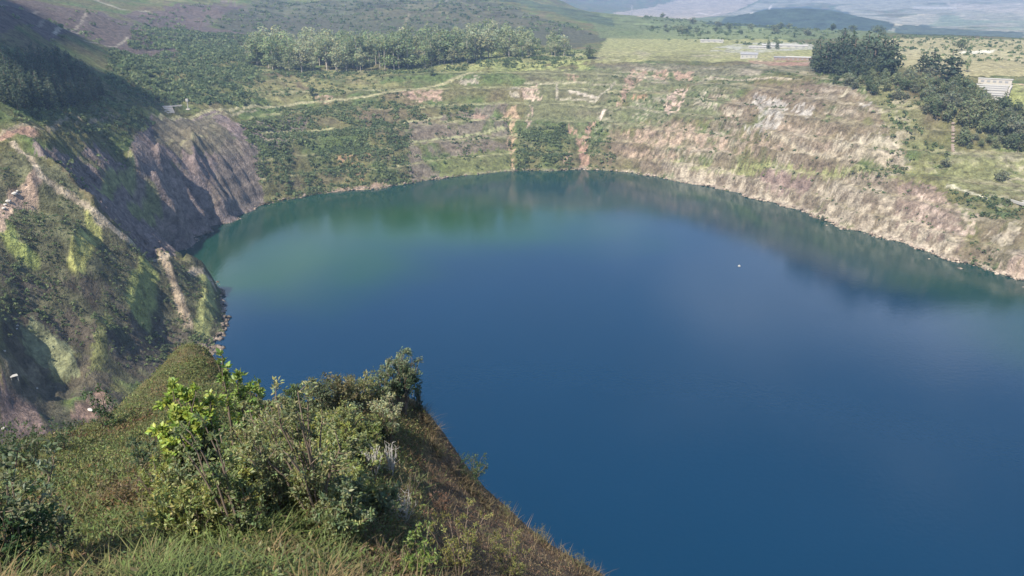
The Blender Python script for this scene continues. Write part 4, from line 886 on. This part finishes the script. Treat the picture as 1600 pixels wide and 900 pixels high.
# white terraced building on the right rim
x, y, z = ground(1552, 156, 300); rz = facing(x, y) - .05; t_ = empty('terraced_building', (x, y, z), rz); tag(t_, 'white terraced building stepping up to the rim road', 'building')
def up_at(lx, ly): return zat(x + lx * math.cos(rz) - ly * math.sin(rz), y + lx * math.sin(rz) + ly * math.cos(rz)) - z
top_ = 0
for i in range(5):
    wd = 9 + i * 3.2; ly = 2 + i * 5.6; top_ = max(top_ + .9, up_at(0, ly + 2.5) + .7)
    part('tier', boxm('tier', wd, 5.4, 4.0, .06), M_white, t_, (-wd * .5 + 7, ly, top_ - 4.0))
    part('gutter', boxm('tier_gutter', wd - .6, .5, .35, .02), M_roof, t_, (-wd * .5 + 7, ly - 2.75, top_ - .75))
ly = 34; hz_ = max(top_ + .4, up_at(0, ly) + .2)
part('hall', boxm('building_hall', 22, 4.6, 6.0, .05), M_conc, t_, (-3, ly, hz_ - 3.2)); part('roof', boxm('building_roof', 23, 5.2, .4, .05), M_white, t_, (-3, ly, hz_ + 2.83))
for i in range(5): part('opening', boxm('hall_opening', 2.2, .12, 1.4), M_roof, t_, (-11 + i * 3.9, ly - 2.38, hz_ + .6))
part('wall', boxm('building_wall', 1.4, 30, 5.0, .05), M_conc, t_, (8.4, 16.5, top_ - 5.2))
x, y, z = ground(1492, 141, 300); t_ = empty('retaining_wall', (x, y, z), facing(x, y)); tag(t_, 'low white retaining wall under the bare earth patch by the wood', 'wall')
part('wall', boxm('retaining_face', 13, .8, 1.8, .05), M_white, t_, (0, 0, -.3)); part('coping', boxm('retaining_coping', 13.4, 1.1, .2, .03), M_conc, t_, (0, 0, 1.5))
# stone drain with steps
pa, pb = ground(1489, 236, 300), ground(1489, 193, 300)
t_ = empty('drain_steps', pa, 0); tag(t_, 'reddish stepped stone drain climbing the green slope', 'drain')
for i in range(11):
    g = i / 10; x = pa[0] + (pb[0] - pa[0]) * g; y = pa[1] + (pb[1] - pa[1]) * g; z = zat(x, y)
    part('step', boxm('drain_step', 1.9, 2.2, 1.1, .05), (M_brickst, M_conc)[i % 2] if False else M_brickst, t_, (x - pa[0], y - pa[1], z - pa[2] - .3), facing(x, y))
    part('tread', boxm('drain_tread', 1.7, .5, .12, .01), M_conc, t_, (x - pa[0], y - pa[1] - .9, z - pa[2] + .8), facing(x, y))
# white concrete basin
x, y, z = ground(1590, 315, 300); t_ = empty('concrete_basin', (x, y, z), facing(x, y) - .75); tag(t_, 'white rectangular concrete basin on the bright grass ledge', 'basin')
for nm, sx, sy, px_, py_ in [('side_wall', 15, 1.0, 0, -2.6), ('side_wall', 15, 1.6, 0, 2.8), ('end_wall', 1.4, 4.4, -6.8, 0), ('end_wall', 2.6, 4.4, 6.2, 0)]:
    part(nm, boxm(nm, sx, sy, 1.6, .05), M_white, t_, (px_, py_, -.6))
part('floor', boxm('basin_floor', 11.9, 4.3, .3), M_roof, t_, (-.6, .1, -.2))
# sheds and houses of the plateau
def house(px, py, sx, sy, sz, label, roofm, wallm, name='house', cat='house', rz=0.0, rise=.25, nwin=4):
    x, y, z = ground(px, py, 300); t_ = empty(name, (x, y, z), facing(x, y) + rz); tag(t_, label, cat)
    part('wall', boxm('house_wall', sx, sy, sz + .5, .03), wallm, t_, (0, 0, -.5))
    ov = .5; hx, hy = sx / 2 + ov, sy / 2 + ov; rh = sy * rise
    v = np.array([(-hx, -hy, sz), (hx, -hy, sz), (hx, hy, sz), (-hx, hy, sz), (-hx, 0, sz + rh), (hx, 0, sz + rh)]) + np.array([0, 0, .03])
    me = bpy.data.meshes.new('house_roof'); me.from_pydata([tuple(a) for a in v], [], [(0, 1, 5, 4), (2, 3, 4, 5), (1, 2, 5), (3, 0, 4), (3, 2, 1, 0)]); link('roof', me, roofm, t_)
    for i in range(nwin): part('window', boxm('house_window', sx / nwin * .35, .1, sz * .4), M_roof, t_, (-sx / 2 + sx * (i + .5) / nwin, -sy / 2 - .03, sz * .3))
house(1170, 91, 17, 8, 4, 'grey-roofed house among dark trees on the plateau', M_roof, M_white)
house(1250, 94.5, 26, 6, 3, 'long low shed with a white roof beside the red earth', M_white, M_rust, 'shed', 'shed', rise=.15, nwin=6)
house(1222, 94, 16, 6, 2.8, 'shorter low shed with a grey roof beside the red earth', M_roof, M_rust, 'shed', 'shed', rise=.15)
house(1186, 76, 24, 7, 2.2, 'white sheeted shed on the pale yard, nearer one', M_white, M_white, 'greenhouse', 'greenhouse', rise=.12, nwin=6)
house(1226, 74, 52, 10, 2.4, 'long white sheeted shed on the pale yard, farther one', M_white, M_white, 'greenhouse', 'greenhouse', rise=.12, nwin=6)
house(1112, 66, 30, 8, 2.5, 'small white roof alone in the far meadow', M_white, M_white, 'shed', 'shed', rise=.12)
house(1460, 14, 210, 40, 7, 'enormous pale factory roof in the hazy distance', M_white, M_white, 'factory', 'factory', rise=.1, nwin=8)
# pylon on the hazy hills
x, y, z = ground(987, 24, 2500); t_ = empty('pylon', (x, y, z)); tag(t_, 'thin white pylon on the hazy hills', 'pylon')
parts = [tube([(sx * 6, sy * 6, -2), (sx * 1.2, sy * 1.2, 48)], [.9, .5], 4) for sx in (-1, 1) for sy in (-1, 1)]; part('tower', mesh_np('pylon_tower', *join(parts)), M_white, t_, (0, 0, 0))
part('arm', boxm('pylon_arm', 16, 1.2, 1.2), M_white, t_, (0, 0, 38))
# buoy
az, D = ray(1155, 416); x, y = xy(az, CAMZ / D); t_ = empty('buoy', (x, y, 0)); tag(t_, 'small white buoy floating alone on the lake', 'buoy')
v, f = tube([(0, 0, -.3), (0, 0, 0), (0, 0, .35), (0, 0, .6)], [.5, .8, .75, .2], 10); part('float', mesh_np('buoy_float', v, f, smooth=True), M_white, t_, (0, 0, 0))
v, f = tube([(0, 0, .5), (0, 0, 1.2)], [.1, .08], 6); part('stick', mesh_np('buoy_stick', v, f), M_white, t_, (0, 0, 0))

# ------------------------------------------------------------------ a cloud over the western mountains, whose shade lies on the western slopes
import bmesh
bm = bmesh.new()
for k_ in range(26):
    a_, q_ = random.uniform(0, 6.28), random.uniform(0, 1) ** .6
    bmm = bmesh.ops.create_icosphere(bm, subdivisions=3, radius=random.uniform(55, 100))
    ox, oy, oz = math.cos(a_) * q_ * 120, math.sin(a_) * q_ * 230, random.uniform(0, 60)
    for v_ in bmm['verts']:
        n_ = 1 + .25 * float(vnoise(np.array([v_.co.x / 60 + k_ * 7.1]), np.array([v_.co.y / 60 + v_.co.z / 45]), 9)[0]); v_.co *= n_
        v_.co.z = v_.co.z * (.75 if v_.co.z > 0 else .3); v_.co.x += ox; v_.co.y += oy; v_.co.z += oz
me = bpy.data.meshes.new('cloud'); bm.to_mesh(me); bm.free()
m, t, o_ = nodes_of('cloud_white'); bs = t.nodes.new('ShaderNodeBsdfDiffuse'); bs.inputs['Color'].default_value = (.8, .8, .82, 1); tr = t.nodes.new('ShaderNodeBsdfTranslucent'); tr.inputs['Color'].default_value = (.8, .8, .82, 1)
mxs = t.nodes.new('ShaderNodeMixShader'); mxs.inputs[0].default_value = .5; t.links.new(bs.outputs[0], mxs.inputs[1]); t.links.new(tr.outputs[0], mxs.inputs[2]); t.links.new(mxs.outputs[0], o_.inputs[0])
up_ = 1500 / math.tan(R(SUN_EL))
for tx, ty, tz, rz_, sc_ in ((-475, 600, 90, .8, (.8, 1, 1)), (-1000, 1150, 160, .3, (1.3, 1.2, 1))):
    cl = link('cloud', me, m, None, (tx + math.sin(R(SUN_AZ)) * up_, ty + math.cos(R(SUN_AZ)) * up_, tz + 1500)); cl.rotation_euler = (0, 0, rz_); cl.scale = sc_; tag(cl, kind='structure')

# ------------------------------------------------------------------ the air
zt = float(Z.max()) + 8
hz = link('haze', boxm('haze', 27000, 27000, zt + 40), None, None, (0, 0, -39)); tag(hz, 'thin bluish haze over the valley', 'haze', kind='stuff')
m, t, o_ = nodes_of('haze_air'); pv = t.nodes.new('ShaderNodeVolumePrincipled'); pv.inputs['Color'].default_value = (.42, .63, 1, 1); pv.inputs['Density'].default_value = 1.75e-4; pv.inputs['Anisotropy'].default_value = .1
t.links.new(pv.outputs[0], o_.inputs['Volume']); hz.data.materials.append(m)
print('faces', sum(len(o.data.polygons) for o in bpy.data.objects if o.type == 'MESH'), 'top', zt)
